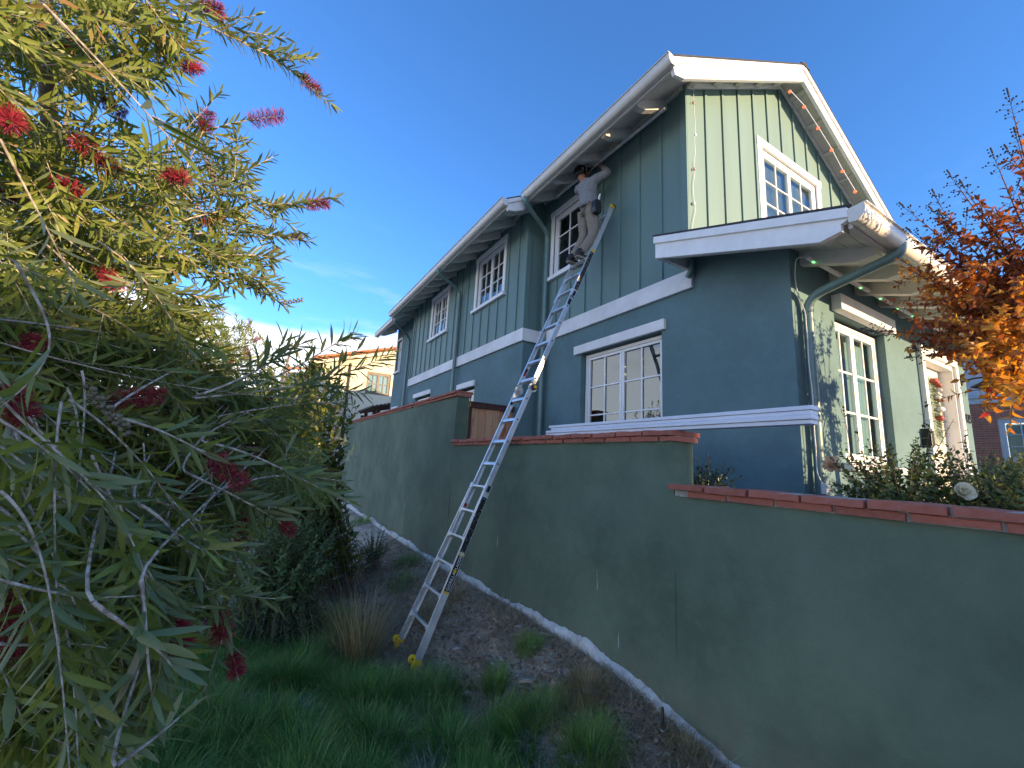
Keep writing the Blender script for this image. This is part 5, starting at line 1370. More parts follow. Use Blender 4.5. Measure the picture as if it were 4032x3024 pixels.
M['hedge_leaf'] = leaf_mat('distant leaf', [(0.0, (0.05, 0.09, 0.03)), (0.5, (0.09, 0.13, 0.035)), (1.0, (0.17, 0.20, 0.05))], 0.3, 0.5)
def bark(name, c1, c2, scale=40):
    m, nt, p, out = new_mat(name)
    n = noise(nt, scale, 5, 0.65); n2 = noise(nt, scale * 4, 3, 0.6)
    a = mixc(nt, ramp(nt, n.outputs[0], 0.35, 0.65), c1, c2)
    a = mixc(nt, ramp(nt, n2.outputs[0], 0.55, 0.7, 0, 0.7), a, sc(c1, 0.4))
    nt.links.new(a, p.inputs['Base Color']); p.inputs['Roughness'].default_value = 0.9
    bump(nt, p, n.outputs[0], 0.8, 0.006)
    return m
M['bb_twig'] = bark('bottlebrush twig', (0.22, 0.155, 0.105), (0.52, 0.46, 0.38), 60)
M['bb_bark'] = bark('bottlebrush bark', (0.10, 0.085, 0.075), (0.24, 0.22, 0.195), 30)
M['cm_bark'] = bark('crape myrtle bark', (0.10, 0.065, 0.05), (0.20, 0.15, 0.12), 40)
M['red_fil'] = simple('bottlebrush filament', (0.24, 0.010, 0.026), 0.7, 0.35, 60)
M['fil_tip'] = simple('anther', (0.45, 0.30, 0.10), 0.7, 0.2)
M['capsule'] = simple('seed capsule', (0.13, 0.11, 0.07), 0.8, 0.3, 80)

def finish_leaves(parent, name, P, D, N, L, W, R, mat, kind, keep=300, bend=0.1, fold=0.25):
    """the `keep` leaves that show largest become objects, the rest one mesh"""
    P, D, N, L, W, R = [np.asarray(a, float) for a in (P, D, N, L, W, R)]
    n = len(P)
    if keep:
        dep = P @ np.array(FWD); u = (P @ np.array(RIGHT)) / np.maximum(dep, .01); v = (P @ np.array(UP)) / np.maximum(dep, .01)
        ok = (dep > 0.3) & (abs(u) < 1.18) & (abs(v) < 0.88)
        size = np.where(ok, L / np.linalg.norm(P, axis=1), 0)
        top = np.argsort(-size)[:keep]
    else: top = np.array([], int)
    rest = np.setdiff1d(np.arange(n), top)
    V, q, t = leaves_geo(P[rest], D[rest], N[rest], L[rest], W[rest], kind, bend, fold)
    me = np_mesh(name, V, q, t, mat, np.repeat(R[rest], 13), True)
    o = bpy.data.objects.new(name, me); link(o, parent); o['kind'] = 'stuff'
    if len(top):
        base = []
        for i in range(10):
            V, q, t = leaves_geo([[0, 0, 0]], [[0, 0, 1]], [[1, 0, 0]], [1.0], [0.14 if kind == 'lance' else 0.5], kind, bend * (0.4 + 0.15 * i), fold)
            base.append(np_mesh('leaf', V, q, t, mat, np.full(13, i / 9.0), True))
        for i in top:
            z = Vector(D[i]).normalized(); x_ = Vector(N[i]); x_ = (x_ - z * x_.dot(z)).normalized(); y_ = z.cross(x_)
            rot = Matrix((x_, y_, z)).transposed().to_quaternion()
            k = int(round(R[i] * 9)); bw_ = 0.14 if kind == 'lance' else 0.5
            inst('leaf', base[k], parent, P[i], rot, (W[i] / bw_, W[i] / bw_, L[i]))
    return o

class Tubes:
    """many tapering twigs in one mesh"""
    def __init__(s): s.V = []; s.Q = []; s.n = 0
    def add(s, pts, r0, r1, k=6):
        pts = np.asarray(pts, float); m = len(pts)
        T = norm(np.gradient(pts, axis=0)); ref = np.cross(T, np.array([0.31, 0.21, 0.92])); ref = norm(ref); b = np.cross(T, ref)
        r = np.linspace(r0, r1, m)[:, None, None]
        a = np.arange(k) * 2 * np.pi / k
        ring = pts[:, None, :] + r * (ref[:, None, :] * np.cos(a)[None, :, None] + b[:, None, :] * np.sin(a)[None, :, None])
        s.V.append(ring.reshape(-1, 3))
        i, j = np.meshgrid(np.arange(m - 1), np.arange(k), indexing='ij'); j2 = (j + 1) % k
        s.Q.append(np.stack([i * k + j, i * k + j2, (i + 1) * k + j2, (i + 1) * k + j], -1).reshape(-1, 4) + s.n)
        s.n += m * k
    def build(s, name, mat, parent):
        me = np_mesh(name, np.concatenate(s.V), np.concatenate(s.Q), np.zeros((0, 3), int), mat, None, True)
        o = bpy.data.objects.new(name, me); link(o, parent); return o
def bez(p0, p1, p2, p3, n):
    t = np.linspace(0, 1, n)[:, None]
    p0, p1, p2, p3 = [np.asarray(p, float) for p in (p0, p1, p2, p3)]
    return (1 - t) ** 3 * p0 + 3 * (1 - t) ** 2 * t * p1 + 3 * (1 - t) * t ** 2 * p2 + t ** 3 * p3
class Leafs:
    def __init__(s): s.P = []; s.D = []; s.N = []; s.L = []; s.W = []; s.R = []
    def put(s, p, d, n, l, w, r): s.P.append(p); s.D.append(d); s.N.append(n); s.L.append(l); s.W.append(w); s.R.append(r)
    def along(s, path, t0, spacing, L, W, ang=(35, 65), rr=rng, droop=0.15, tone=(0, 1), upness=0.5):
        """spirals leaves along a twig from fraction t0 to its tip"""
        path = np.asarray(path); seg = np.linalg.norm(np.diff(path, axis=0), axis=1); cum = np.concatenate([[0], np.cumsum(seg)]); tot = cum[-1]
        x = tot * t0; phi = rr.random() * 6.28
        while x < tot:
            i = min(np.searchsorted(cum, x) - 1, len(seg) - 1); i = max(i, 0); f = (x - cum[i]) / max(seg[i], 1e-6)
            p = path[i] * (1 - f) + path[i + 1] * f; T = path[i + 1] - path[i]; T = T / np.linalg.norm(T)
            ref = np.cross(T, [0.2, 0.1, 0.97]); ref /= max(np.linalg.norm(ref), 1e-6); b = np.cross(T, ref)
            phi += 2.4 + rr.normal() * 0.3
            rad = ref * np.cos(phi) + b * np.sin(phi)
            a = np.radians(rr.uniform(*ang)) * (1 - 0.55 * (x / tot) ** 6)
            d = T * np.cos(a) + rad * np.sin(a) + np.array([0, 0, -droop * rr.random()])
            n = T * np.sin(a) - rad * np.cos(a); n = n * (-1) * 0 + np.cross(np.cross(d, T), d)
            n = n / max(np.linalg.norm(n), 1e-6)
            n = n + np.array([0, 0, upness]) + rr.normal(size=3) * 0.35
            k = rr.uniform(0.75, 1.12) * (0.55 + 0.45 * min(1, (tot - x) / (0.12 * tot + 1e-6)))
            s.put(p, d, n, L * k, W * k * rr.uniform(0.85, 1.15), float(np.clip(rr.uniform(*tone), 0, 1)))
            x += spacing * rr.uniform(0.6, 1.4)

# flower of the bottlebrush: three shared meshes along +Z
def bb_flower_mesh(seed, L=0.095, R=0.030, n=420):
    r = np.random.default_rng(seed)
    z = r.uniform(0, L, n); phi = r.uniform(0, 6.283, n); tilt = r.normal(0.25, 0.25, n); ln = R * r.uniform(0.75, 1.1, n) * np.where(z > L * 0.85, 0.8, 1)
    b = np.stack([0.003 * np.cos(phi), 0.003 * np.sin(phi), z], 1)
    d = norm(np.stack([np.cos(phi), np.sin(phi), tilt], 1)); s_ = norm(np.cross(d, r.normal(size=(n, 3)))) * 0.0007
    e = b + d * ln[:, None] + r.normal(size=(n, 3)) * 0.002
    V = np.stack([b - s_, b + s_, e + s_ * 0.8, e - s_ * 0.8], 1).reshape(-1, 3)
    q = np.arange(n * 4).reshape(-1, 4)
    me = np_mesh('flower', V, q, np.zeros((0, 3), int), M['red_fil'])
    return me
bbf = [bb_flower_mesh(i, 0.07 + 0.02 * i, 0.027 + 0.003 * (i % 2)) for i in range(4)]
def put_flower(parent, p, d, k, s=1.0):
    q = Vector((0, 0, 1)).rotation_difference(Vector(d).normalized())
    o = inst('flower', bbf[k % 4], parent, p, q, (s, s, s)); return o

# ------------------------------------------------------------------ bottlebrush tree, near left
tb = np.array(at(70, 900, 2.6)); tb[2] = ground_z(tb[0], tb[1]) 
trunk_pts = [tb + [0, 0, -0.1], tb + [0.05, -0.05, 0.9], np.array(at(112, 330, 2.55)), np.array(at(103, 190, 2.25)), np.array(at(95, 80, 2.15)), np.array(at(88, -90, 2.8))]
bb = thing('bottlebrush_tree', tuple(tb), 'large weeping bottlebrush tree with narrow leaves and red flowers filling the left side', 'tree')
tw = Tubes(); lf = Leafs()
tk = Tubes()
P_ = []
for i in range(len(trunk_pts) - 1):
    for t in np.linspace(0, 1, 6, endpoint=(i == len(trunk_pts) - 2)): P_.append(trunk_pts[i] * (1 - t) + trunk_pts[i + 1] * t)
P_ = np.array(P_) + rng.normal(size=(len(P_), 3)) * 0.0008
tk.add(P_, 0.032, 0.015, 10)
tk2 = bez(tb + [0.05, 0.02, 0.2], tb + [0.1, 0.3, 1.2], tb + [-0.3, 0.6, 2.4], tb + [-0.4, 0.7, 3.8], 14); tk.add(tk2, 0.04, 0.012, 8)
tk.build('trunk', M['bb_bark'], bb)
hub_z = {}
def sprig(tip, base, droop=0.06, L=0.085, W=0.0115, sp=0.0085, t0=0.35, r=0.0028, tone=(0, 1), flower=None, kids=0, jit=0.03, rs=rng):
    tip, base = np.asarray(tip, float), np.asarray(base, float)
    ln = np.linalg.norm(tip - base); up_ = np.array([0, 0, 1.0])
    m1 = base * 0.67 + tip * 0.33 + up_ * droop * ln * 1.5 + rs.normal(size=3) * jit * ln; m2 = base * 0.33 + tip * 0.67 + up_ * droop * ln + rs.normal(size=3) * jit * ln
    path = bez(base, m1, m2, tip, 14)
    tw.add(path, r * 1.25, r * 0.5, 5)
    end = path
    if flower is not None:
        k = 11; cut = path[:k + 1]
        lf.along(cut, t0, sp, L, W, rr=rs, tone=tone)
        d = path[-1] - path[k]
        put_flower(bb, path[k], d, flower, min(1.35, np.linalg.norm(d) / 0.085) if np.linalg.norm(d) > 0.05 else 1.0)
        lf.along(path[-2:], 0.6, 0.012, L * 0.4, W * 0.7, (15, 35), rr=rs, tone=tone)
    else:
        lf.along(path, t0, sp, L, W, rr=rs, tone=tone)
    for k in range(kids):
        i = rs.integers(4, 11); d = path[i + 1] - path[i]; d = d / np.linalg.norm(d)
        dv = d + rs.normal(size=3) * 0.55; dv /= np.linalg.norm(dv)
        l2 = ln * rs.uniform(0.25, 0.5)
        p2 = bez(path[i], path[i] + dv * l2 * 0.4, path[i] + dv * l2 * 0.7 - up_ * 0.01, path[i] + dv * l2 - up_ * 0.03 * l2, 8)
        tw.add(p2, r * 0.8, r * 0.4, 4); lf.along(p2, 0.12, sp, L * 0.9, W, rr=rs, tone=tone)
    return path
def S(tip, base, dt, db, **k):
    b_ = np.array(at(*base, db)); p = sprig(np.array(at(*tip, dt)), b_, **k); r_ = k.get('r', 0.0028) * 1.25
    v = (p[0] - p[1]); v = v / np.linalg.norm(v)      # carry the twig back into the crown
    e = b_ - np.array(RIGHT) * rng.uniform(0.25, 0.45) + np.array(UP) * rng.uniform(0.0, 0.2) + np.array(FWD) * rng.uniform(0.5, 0.9)
    tw.add(bez(b_, b_ + v * 0.04, b_ * 0.4 + e * 0.6, e, 10), r_ * 0.75, r_ * 0.6, 5); return p
# hand placed sprigs that draw the outline (pixel of tip and base, distances)
S((690, 197), (330, 20), 2.5, 2.5, flower=1, kids=4, L=0.075, droop=0.10)
S((588, 252), (250, 430), 2.4, 2.3, flower=3, kids=4, L=0.07, droop=0.10)
S((570, 98), (280, -40), 2.6, 2.5, kids=4, L=0.075)
S((462, 18), (240, -20), 2.2, 2.2, flower=0, kids=2, L=0.08)
S((592, 338), (350, 520), 2.5, 2.3, kids=4, L=0.075)
S((700, 440), (330, 500), 2.5, 2.2, flower=2, kids=5, L=0.08, droop=0.08)
S((656, 512), (420, 505), 2.45, 2.3, flower=0, kids=3, L=0.075)
S((598, 545), (300, 560), 2.3, 2.1, kids=5, L=0.08)
S((568, 600), (260, 600), 2.2, 2.0, kids=5, L=0.08)
S((445, 265), (380, 420), 2.4, 2.3, flower=1, kids=2, L=0.07)
S((470, 640), (200, 640), 1.9, 1.7, kids=4, L=0.08)
S((385, 320), (95, 10), 1.15, 1.3, L=0.105, W=0.0155, sp=0.0075, t0=0.70, droop=0.02, tone=(0, 0.3), r=0.002)
S((852, 760), (420, 860), 1.75, 1.5, kids=2, L=0.085, droop=-0.06, tone=(0, 0.45), t0=0.40)
S((765, 716), (560, 830), 1.7, 1.6, kids=1, L=0.08, droop=-0.05, tone=(0, 0.45))
S((662, 735), (440, 850), 1.55, 1.4, kids=1, L=0.085, droop=-0.05, tone=(0, 0.4))
S((740, 870), (470, 900), 1.8, 1.6, kids=2, L=0.08, droop=0.02, tone=(0, 0.5))
S((757, 1085), (440, 955), 1.35, 1.3, kids=1, L=0.085, droop=0.04, tone=(0.1, 0.6), t0=0.4)
S((740, 1040), (470, 1060), 1.6, 1.4, kids=2, L=0.085, droop=0.05)
S((632, 1150), (400, 1020), 1.5, 1.3, flower=1, kids=2, L=0.085, droop=0.05)
S((515, 1470), (430, 1130), 1.45, 1.3, flower=0, kids=1, L=0.07, droop=0.06)
S((545, 1225), (330, 1080), 1.3, 1.2, kids=2, L=0.085)
S((490, 1335), (300, 1090), 1.25, 1.1, kids=2, L=0.085)
S((330, 1510), (305, 1250), 0.95, 0.95, L=0.095, W=0.016, sp=0.011, t0=0.1, droop=0.0, tone=(0.2, 0.7))
S((425, 1512), (250, 1655), 1.1, 1.0, L=0.06, W=0.010, t0=0.45, droop=-0.05, tone=(0.5, 0.97))
S((372, 1440), (200, 1300), 0.95, 0.9, L=0.09, W=0.014, droop=0.02)
S((480, 1010), (240, 900), 1.2, 1.1, kids=1, flower=2, L=0.09)
S((470, 1350), (360, 1120), 1.35, 1.2, flower=1, L=0.08)
S((385, 1375), (290, 1180), 1.2, 1.1, flower=0, L=0.08)
S((22, 858), (-90, 700), 1.15, 1.1, flower=0, L=0.08)
S((165, 300), (40, 200), 1.9, 1.9, flower=3, L=0.08)
S((236, 225), (120, 150), 2.3, 2.3, flower=0, L=0.075)
S((610, 640), (420, 600), 2.6, 2.3, kids=3, L=0.075)
S((560, 430), (300, 330), 2.7, 2.4, kids=4, L=0.075)
# fill
def inside(poly, p):
    c = False; n = len(poly); j = n - 1
    for i in range(n):
        if (poly[i][1] > p[1]) != (poly[j][1] > p[1]) and p[0] < (poly[j][0] - poly[i][0]) * (p[1] - poly[i][1]) / (poly[j][1] - poly[i][1]) + poly[i][0]: c = not c
        j = i
    return c
def fill(poly, count, d0, d1, ln, L, W=0.0115, kids=2, tone=(0, 1), fl=0.06, ang=(-10, 50)):
    xs = [p[0] for p in poly]; ys = [p[1] for p in poly]; c = 0
    while c < count:
        p = (rng.uniform(min(xs), max(xs)), rng.uniform(min(ys), max(ys)))
        if not inside(poly, p): continue
        c += 1
        d = rng.uniform(d0, d1); l_ = rng.uniform(*ln); a = math.radians(rng.uniform(*ang))
        tip = np.array(at(*p, d))
        ax = np.array(RIGHT) * math.cos(a) - np.array(UP) * math.sin(a) + np.array(FWD) * rng.normal() * 0.35
        base = tip - ax / np.linalg.norm(ax) * l_
        if np.linalg.norm(base) < 0.62: base = base / np.linalg.norm(base) * 0.65
        sprig(tip, base, droop=rng.uniform(0.02, 0.12), L=L * rng.uniform(0.85, 1.15), W=W, kids=int(rng.integers(0, kids + 1)), tone=tone, flower=int(rng.integers(0, 4)) if rng.random() < fl else None, t0=rng.uniform(0.10, 0.4), r=0.0020)
fill([(0, 0), (360, 0), (470, 110), (330, 230), (0, 300)], 58, 1.7, 3.0, (0.3, 0.55), 0.078, tone=(0.2, 1), fl=0.03)
fill([(0, 250), (330, 370), (540, 370), (600, 460), (570, 600), (470, 640), (0, 690)], 115, 1.8, 3.1, (0.35, 0.6), 0.076, kids=3, tone=(0.1, 1), fl=0.05)
fill([(0, 640), (430, 650), (500, 760), (600, 860), (690, 960), (700, 1060), (580, 1110), (500, 1230), (0, 1300)], 300, 1.45, 2.6, (0.35, 0.6), 0.076, kids=3, tone=(0.1, 0.95), fl=0.04, ang=(-15, 60))
fill([(430, 820), (600, 840), (720, 960), (730, 1060), (600, 1110), (500, 1150), (430, 1000)], 60, 1.8, 2.8, (0.35, 0.55), 0.078, kids=3, tone=(0.1, 0.8), fl=0.05, ang=(-15, 45))
fill([(0, 1200), (500, 1180), (490, 1300), (400, 1420), (350, 1540), (280, 1659), (0, 1659)], 185, 1.15, 2.0, (0.3, 0.5), 0.082, kids=2, tone=(0.1, 0.95), fl=0.02, ang=(0, 85))
fill([(0, 900), (300, 900), (300, 1659), (0, 1659)], 12, 0.95, 1.2, (0.3, 0.45), 0.088, W=0.0120, kids=0, tone=(0.1, 0.8), fl=0.0, ang=(10, 75))
# pale bare stems that arch down through the crown
for a0, a1, a2, a3, d in (((-20, 840), (130, 1000), (290, 1080), (322, 1290), 1.0), ((0, 1060), (80, 1120), (120, 1250), (150, 1660), 0.95), ((60, 900), (180, 1050), (300, 1120), (420, 1200), 1.15), ((-10, 1130), (150, 1180), (160, 1450), (170, 1660), 1.0),
                         ((-10, 1390), (80, 1400), (150, 1380), (230, 1400), 1.0), ((0, 740), (200, 800), (420, 850), (660, 862), 1.5), ((30, 560), (110, 700), (160, 760), (0, 880), 1.0), ((-10, 1250), (100, 1280), (200, 1300), (310, 1285), 0.95), ((0, 300), (60, 420), (120, 520), (170, 640), 1.3)):
    path = bez(np.array(at(*a0, d)), np.array(at(*a1, d * 1.03)), np.array(at(*a2, d * 1.02)), np.array(at(*a3, d)), 18)
    tw.add(path, 0.0024, 0.0009, 7); lf.along(path, 0.45, 0.012, 0.085, 0.0115, tone=(0.1, 0.9))
tw.build('branch', M['bb_twig'], bb)
finish_leaves(bb, 'foliage', lf.P, lf.D, lf.N, lf.L, lf.W, lf.R, M['bb_leaf'], 'lance', 300, 0.12, 0.22)
# seed capsules round old stems
for (x, y, d, dx, dy_) in ((190, 840, 1.05, 90, 95), (440, 330, 2.0, 25, 60), (610, 655, 2.3, 45, -8)):
    a, b = np.array(at(x, y, d)), np.array(at(x + dx, y + dy_, d)); mb = MB(); n = 34
    for k in range(n):
        t = k / n; ph = k * 2.4; c = a * (1 - t) + b * t; off = np.array(RIGHT) * math.cos(ph) * 0.008 + np.array(UP) * math.sin(ph) * 0.008
        mb.blob(Vector(c + off), 0.0045, k, 6, 4)
    mb.build('seed_capsules', M['capsule'], bb, smooth=True)
print('bottlebrush leaves', len(lf.P))

# ------------------------------------------------------------------ second bottlebrush further back in the sun
bb2b = Vector((0.2, 6.6, ground_z(0.2, 6.6)))
bb_first = bb
bb = thing('bottlebrush_tree', bb2b, 'smaller sunlit bottlebrush tree behind the large one, left of the trumpet shrub', 'tree')
tw = Tubes(); lf = Leafs()
tk = Tubes(); tk.add(bez(np.array(bb2b) - [0, 0, 0.1], np.array(bb2b) + [0.1, 0, 1.2], np.array(bb2b) + [-0.1, 0, 2.2], np.array(bb2b) + [0.05, 0, 3.6], 12), 0.05, 0.012, 8); tk.build('trunk', M['bb_bark'], bb)
fill([(380, 640), (480, 660), (545, 690), (600, 800), (560, 900), (380, 900)], 60, 5.4, 7.2, (0.5, 0.9), 0.085, W=0.014, kids=4, tone=(0.4, 0.95), fl=0.06, ang=(-100, -40))
fill([(380, 860), (600, 860), (560, 1060), (380, 1060)], 30, 5.4, 6.8, (0.5, 0.9), 0.085, W=0.014, kids=4, tone=(0.2, 0.9), fl=0.06, ang=(-60, 40))
tw.build('branch', M['bb_twig'], bb)
finish_leaves(bb, 'foliage', lf.P, lf.D, lf.N, lf.L, lf.W, lf.R, M['bb_leaf'], 'lance', 0, 0.12, 0.22)

# ------------------------------------------------------------------ generic leafy shrub
def gpix(px, py):
    d = ray(px, py); t = 0.5
    while t < 60:
        p = d * t
        if p.z < ground_z(p.x, p.y): return p
        t += 0.01
    return d * t
def shrub(name, base, label, cat, centre, rad, nst, L, W, mat, kind, per=26, tone=(0, 1), stemr=0.004, sp=0.02, upness=0.6, seed=1, t0=0.3, flat=0.5, group=None, spread=0.2):
    rs = np.random.default_rng(seed)
    th = thing(name, base, label, cat, group)
    st = Tubes(); l_ = Leafs(); base = np.asarray(base, float); centre = np.asarray(centre, float); rad = np.asarray(rad, float)
    for i in range(nst):
        v = rs.normal(size=3); v /= np.linalg.norm(v); v = v * (rs.random() ** 0.4)
        if v[2] < -flat: v[2] = -flat
        tip = centre + v * rad
        mid = base * 0.35 + (centre + v * rad * 0.45) * 0.65 + np.array([0, 0, 0.12 * rad[2]]); 
        bj = base + np.array([v[0] * rad[0] * spread * 2, v[1] * rad[1] * spread * 2, 0]) + rs.normal(size=3) * [0.05, 0.05, 0]
        p = bez(bj, bj * 0.6 + mid * 0.4 + [0, 0, 0.1], mid, tip, 12)
        st.add(p, stemr, stemr * 0.35, 4)
        l_.along(p, t0, sp, L, W, (40, 80), rs, 0.3, tone, upness)
    st.build('stem', M['cm_bark'], th)
    finish_leaves(th, 'foliage', l_.P, l_.D, l_.N, l_.L, l_.W, l_.R, mat, kind, 0, 0.15, 0.2)
    return th, l_

# green shrub under the bottlebrush
gs = gpix(590, 1385)
c_ = np.array(at(610, 1200, (gs.length) * 0.98))
shrub('leafy_shrub', gs, 'dense dark green leafy shrub on the slope below the bottlebrush', 'shrub', c_ + [0.02, 0.1, -0.08], (0.72, 0.75, 0.78), 420, 0.080, 0.024, M['shrub_leaf'], 'lance', sp=0.024, seed=3, t0=0.0, flat=1.0, spread=0.46)
# trumpet shrub (yellow green, pale hanging trumpets)
bs = Vector((1.15, 7.6, ground_z(1.15, 7.6)))
c_ = np.array(at(635, 890, 7.4))
th, l_ = shrub('trumpet_shrub', bs, 'sunlit yellow green angel trumpet shrub with pale hanging flowers beside the wall', 'shrub', c_, (1.0, 1.1, 1.25), 190, 0.16, 0.058, M['brug_leaf'], 'oval', sp=0.055, seed=5, tone=(0.0, 1), t0=0.1, flat=1.0, spread=0.4, stemr=0.008)
M['trumpet'] = leaf_mat('trumpet petal', [(0, (0.62, 0.60, 0.38)), (1, (0.70, 0.68, 0.46))], 0.35, 0.6)
def trumpet_mesh():
    mb = MB(); n = 10; prof = [(0.0, 0.012), (-0.05, 0.016), (-0.10, 0.022), (-0.145, 0.040), (-0.165, 0.070), (-0.160, 0.085)]; V_ = []; F_ = []
    for z_, r_ in prof:
        for k in range(n):
            a = 2 * math.pi * k / n; rr_ = r_ * (1 + (0.18 * math.cos(5 * a) if r_ > 0.06 else 0)); V_.append((rr_ * math.cos(a), rr_ * math.sin(a), z_))
    for j in range(len(prof) - 1):
        for k in range(n): F_.append((j * n + k, j * n + (k + 1) % n, (j + 1) * n + (k + 1) % n, (j + 1) * n + k))
    me = mb.add(V_, F_).mesh('flower', M['trumpet'], True); a_ = me.attributes.new('rnd', 'FLOAT', 'POINT'); a_.data.foreach_set('value', np.full(len(me.vertices), 0.5, np.float32)); return me
tmsh = trumpet_mesh(); rr = random.Random(2)
for (x, y, d) in ((765, 965, 6.9), (745, 945, 6.9), (735, 930, 7.0), (755, 1000 - 20, 6.8), (655, 965, 7.0), (625, 975, 7.0), (690, 960, 7.0), (700, 1020, 6.9), (725, 1045, 6.9), (690, 870, 7.1), (640, 850, 7.2), (600, 890, 7.0)):
    inst('flower', tmsh, th, at(x, y - 8, d), Quaternion((1, 0.3, 0), (rr.random() - .5) * 0.7), [0.9 + rr.random() * 0.3] * 3)
# little shrub at the foot of the wall behind the ladder
ss = gpix(800, 1235); c_ = np.array(at(812, 1170, ss.length))
shrub('low_shrub', ss, 'small sparse green shrub at the foot of the wall left of the ladder', 'shrub', c_, (0.50, 0.50, 0.34), 90, 0.040, 0.022, M['rose_leaf'], 'oval', sp=0.025, seed=8, stemr=0.003)
# glossy shrub behind the step of the wall
os_ = Vector((3.45, 2.55, GZ))
shrub('evergreen_shrub', os_, 'small glossy evergreen shrub behind the step in the wall', 'shrub', (3.40, 2.40, -0.10), (0.26, 0.33, 0.27), 150, 0.050, 0.017, M['olive_leaf'], 'lance', sp=0.016, seed=9, stemr=0.003, t0=0.45)
# rose hedge
roses = []
for i, (cx, cy_, rx, rz, lab) in enumerate(((4.15, 1.35, 0.55, 0.40, 'leafy rose bush behind the low wall nearest the downspout'), (4.9, 1.05, 0.75, 0.42, 'leafy rose bush below the front window bearing the white rose'), (6.3, 0.95, 0.9, 0.52, 'leafy rose bush in front of the front door'), (4.2, 0.62, 0.6, 0.36, 'leafy rose bush at the right edge just behind the low wall'))):
    th, l_ = shrub('rose_bush', (cx, cy_, GZ), lab, 'rose bush', (cx, cy_, -0.02 if i < 3 else -0.12), (rx, 0.5, rz), (260, 330, 280, 230)[i], 0.045, 0.026, M['rose_leaf'], 'oval', sp=0.024, seed=20 + i, stemr=0.004, t0=0.3, tone=(0.0, 1.0), group='rose bushes behind the low wall')
    roses.append(th)
# tall canes
def cane(parent, pts, seed):
    rs = np.random.default_rng(seed); p = bez(*[np.array(q) for q in pts], 16); t_ = Tubes(); t_.add(p, 0.0032, 0.0014, 5); t_.build('cane', M['cm_bark'], parent)
    l_ = Leafs(); l_.along(p, 0.35, 0.05, 0.05, 0.03, (45, 85), rs, 0.3, (0.2, 0.9), 0.6)
    finish_leaves(parent, 'foliage', l_.P, l_.D, l_.N, l_.L, l_.W, l_.R, M['rose_leaf'], 'oval', 0, 0.15, 0.2)
for k, (px0, py0, px1, py1) in enumerate(((1995, 1030, 2010, 900), (2000, 1020, 2060, 905), (1870, 1010, 1850, 925), (1980, 1020, 2000, 870), (2090, 1000, 2085, 930), (1840, 1000, 1822, 880))):
    a, b = at(px0, py0, 4.6), at(px1, py1, 4.6)
    cane(roses[1], (a, a + (b - a) * 0.4 + V3((0.02, 0, 0.02)), a + (b - a) * 0.7, b), 40 + k)
M['rose'] = leaf_mat('white rose petal', [(0, (0.72, 0.70, 0.64)), (1, (0.78, 0.77, 0.72))], 0.3, 0.6)
M['rose_p'] = leaf_mat('peach rose petal', [(0, (0.70, 0.45, 0.32)), (1, (0.75, 0.55, 0.42))], 0.3, 0.6)
def rose_flower(c, r, mat, parent, seed):
    rs = np.random.default_rng(seed); mb = MB()
    c = Vector(c)
    for ring, (n, tilt, k) in enumerate(((4, 0.15, 0.55), (5, 0.35, 0.75), (6, 0.70, 0.95), (7, 1.05, 1.1), (7, 1.40, 1.15))):
        for i in range(n):
            a = 2 * math.pi * i / n + ring * 0.5 + rs.normal() * 0.1
            u_ = V3((-0.62, -0.55, 0.45)).normalized(); e1 = u_.cross(V3((0, 0, 1))).normalized(); e2 = u_.cross(e1)
            o_ = e1 * math.cos(a) + e2 * math.sin(a); t_ = -e1 * math.sin(a) + e2 * math.cos(a)
            d = o_ * math.sin(tilt) + u_ * math.cos(tilt)
            tilt_ = tilt + rs.normal() * 0.15; d = o_ * math.sin(tilt_) + u_ * math.cos(tilt_); kk = 1 + rs.normal() * 0.12; k = k * kk; pts = []
            for (s_, w_) in ((0.0, 0.15), (0.4, 0.5), (0.8, 0.55), (1.0, 0.25)):
                q = c + d * (r * k * s_) + o_ * r * 0.1 + u_ * (0.1 * r * s_ * s_ if ring > 1 else 0)
                pts += [q - t_ * r * w_, q + o_ * 0.0 - d.cross(t_) * r * 0.08, q + t_ * r * w_]
            F_ = [(3 * j + i_, 3 * j + i_ + 1, 3 * j + 4 + i_, 3 * j + 3 + i_) for j in range(3) for i_ in range(2)]
            mb.add(pts, F_)
    me = mb.mesh('rose_flower', mat, True); at_ = me.attributes.new('rnd', 'FLOAT', 'POINT'); at_.data.foreach_set('value', rs.random(len(me.vertices)).astype(np.float32))
    o = bpy.data.objects.new('rose_flower', me); link(o, parent)
rose_flower(at(2080, 1064, 3.45), 0.046, M['rose'], roses[3], 1)
rose_flower(at(1797, 1008, 4.55), 0.045, M['rose_p'], roses[0], 2)

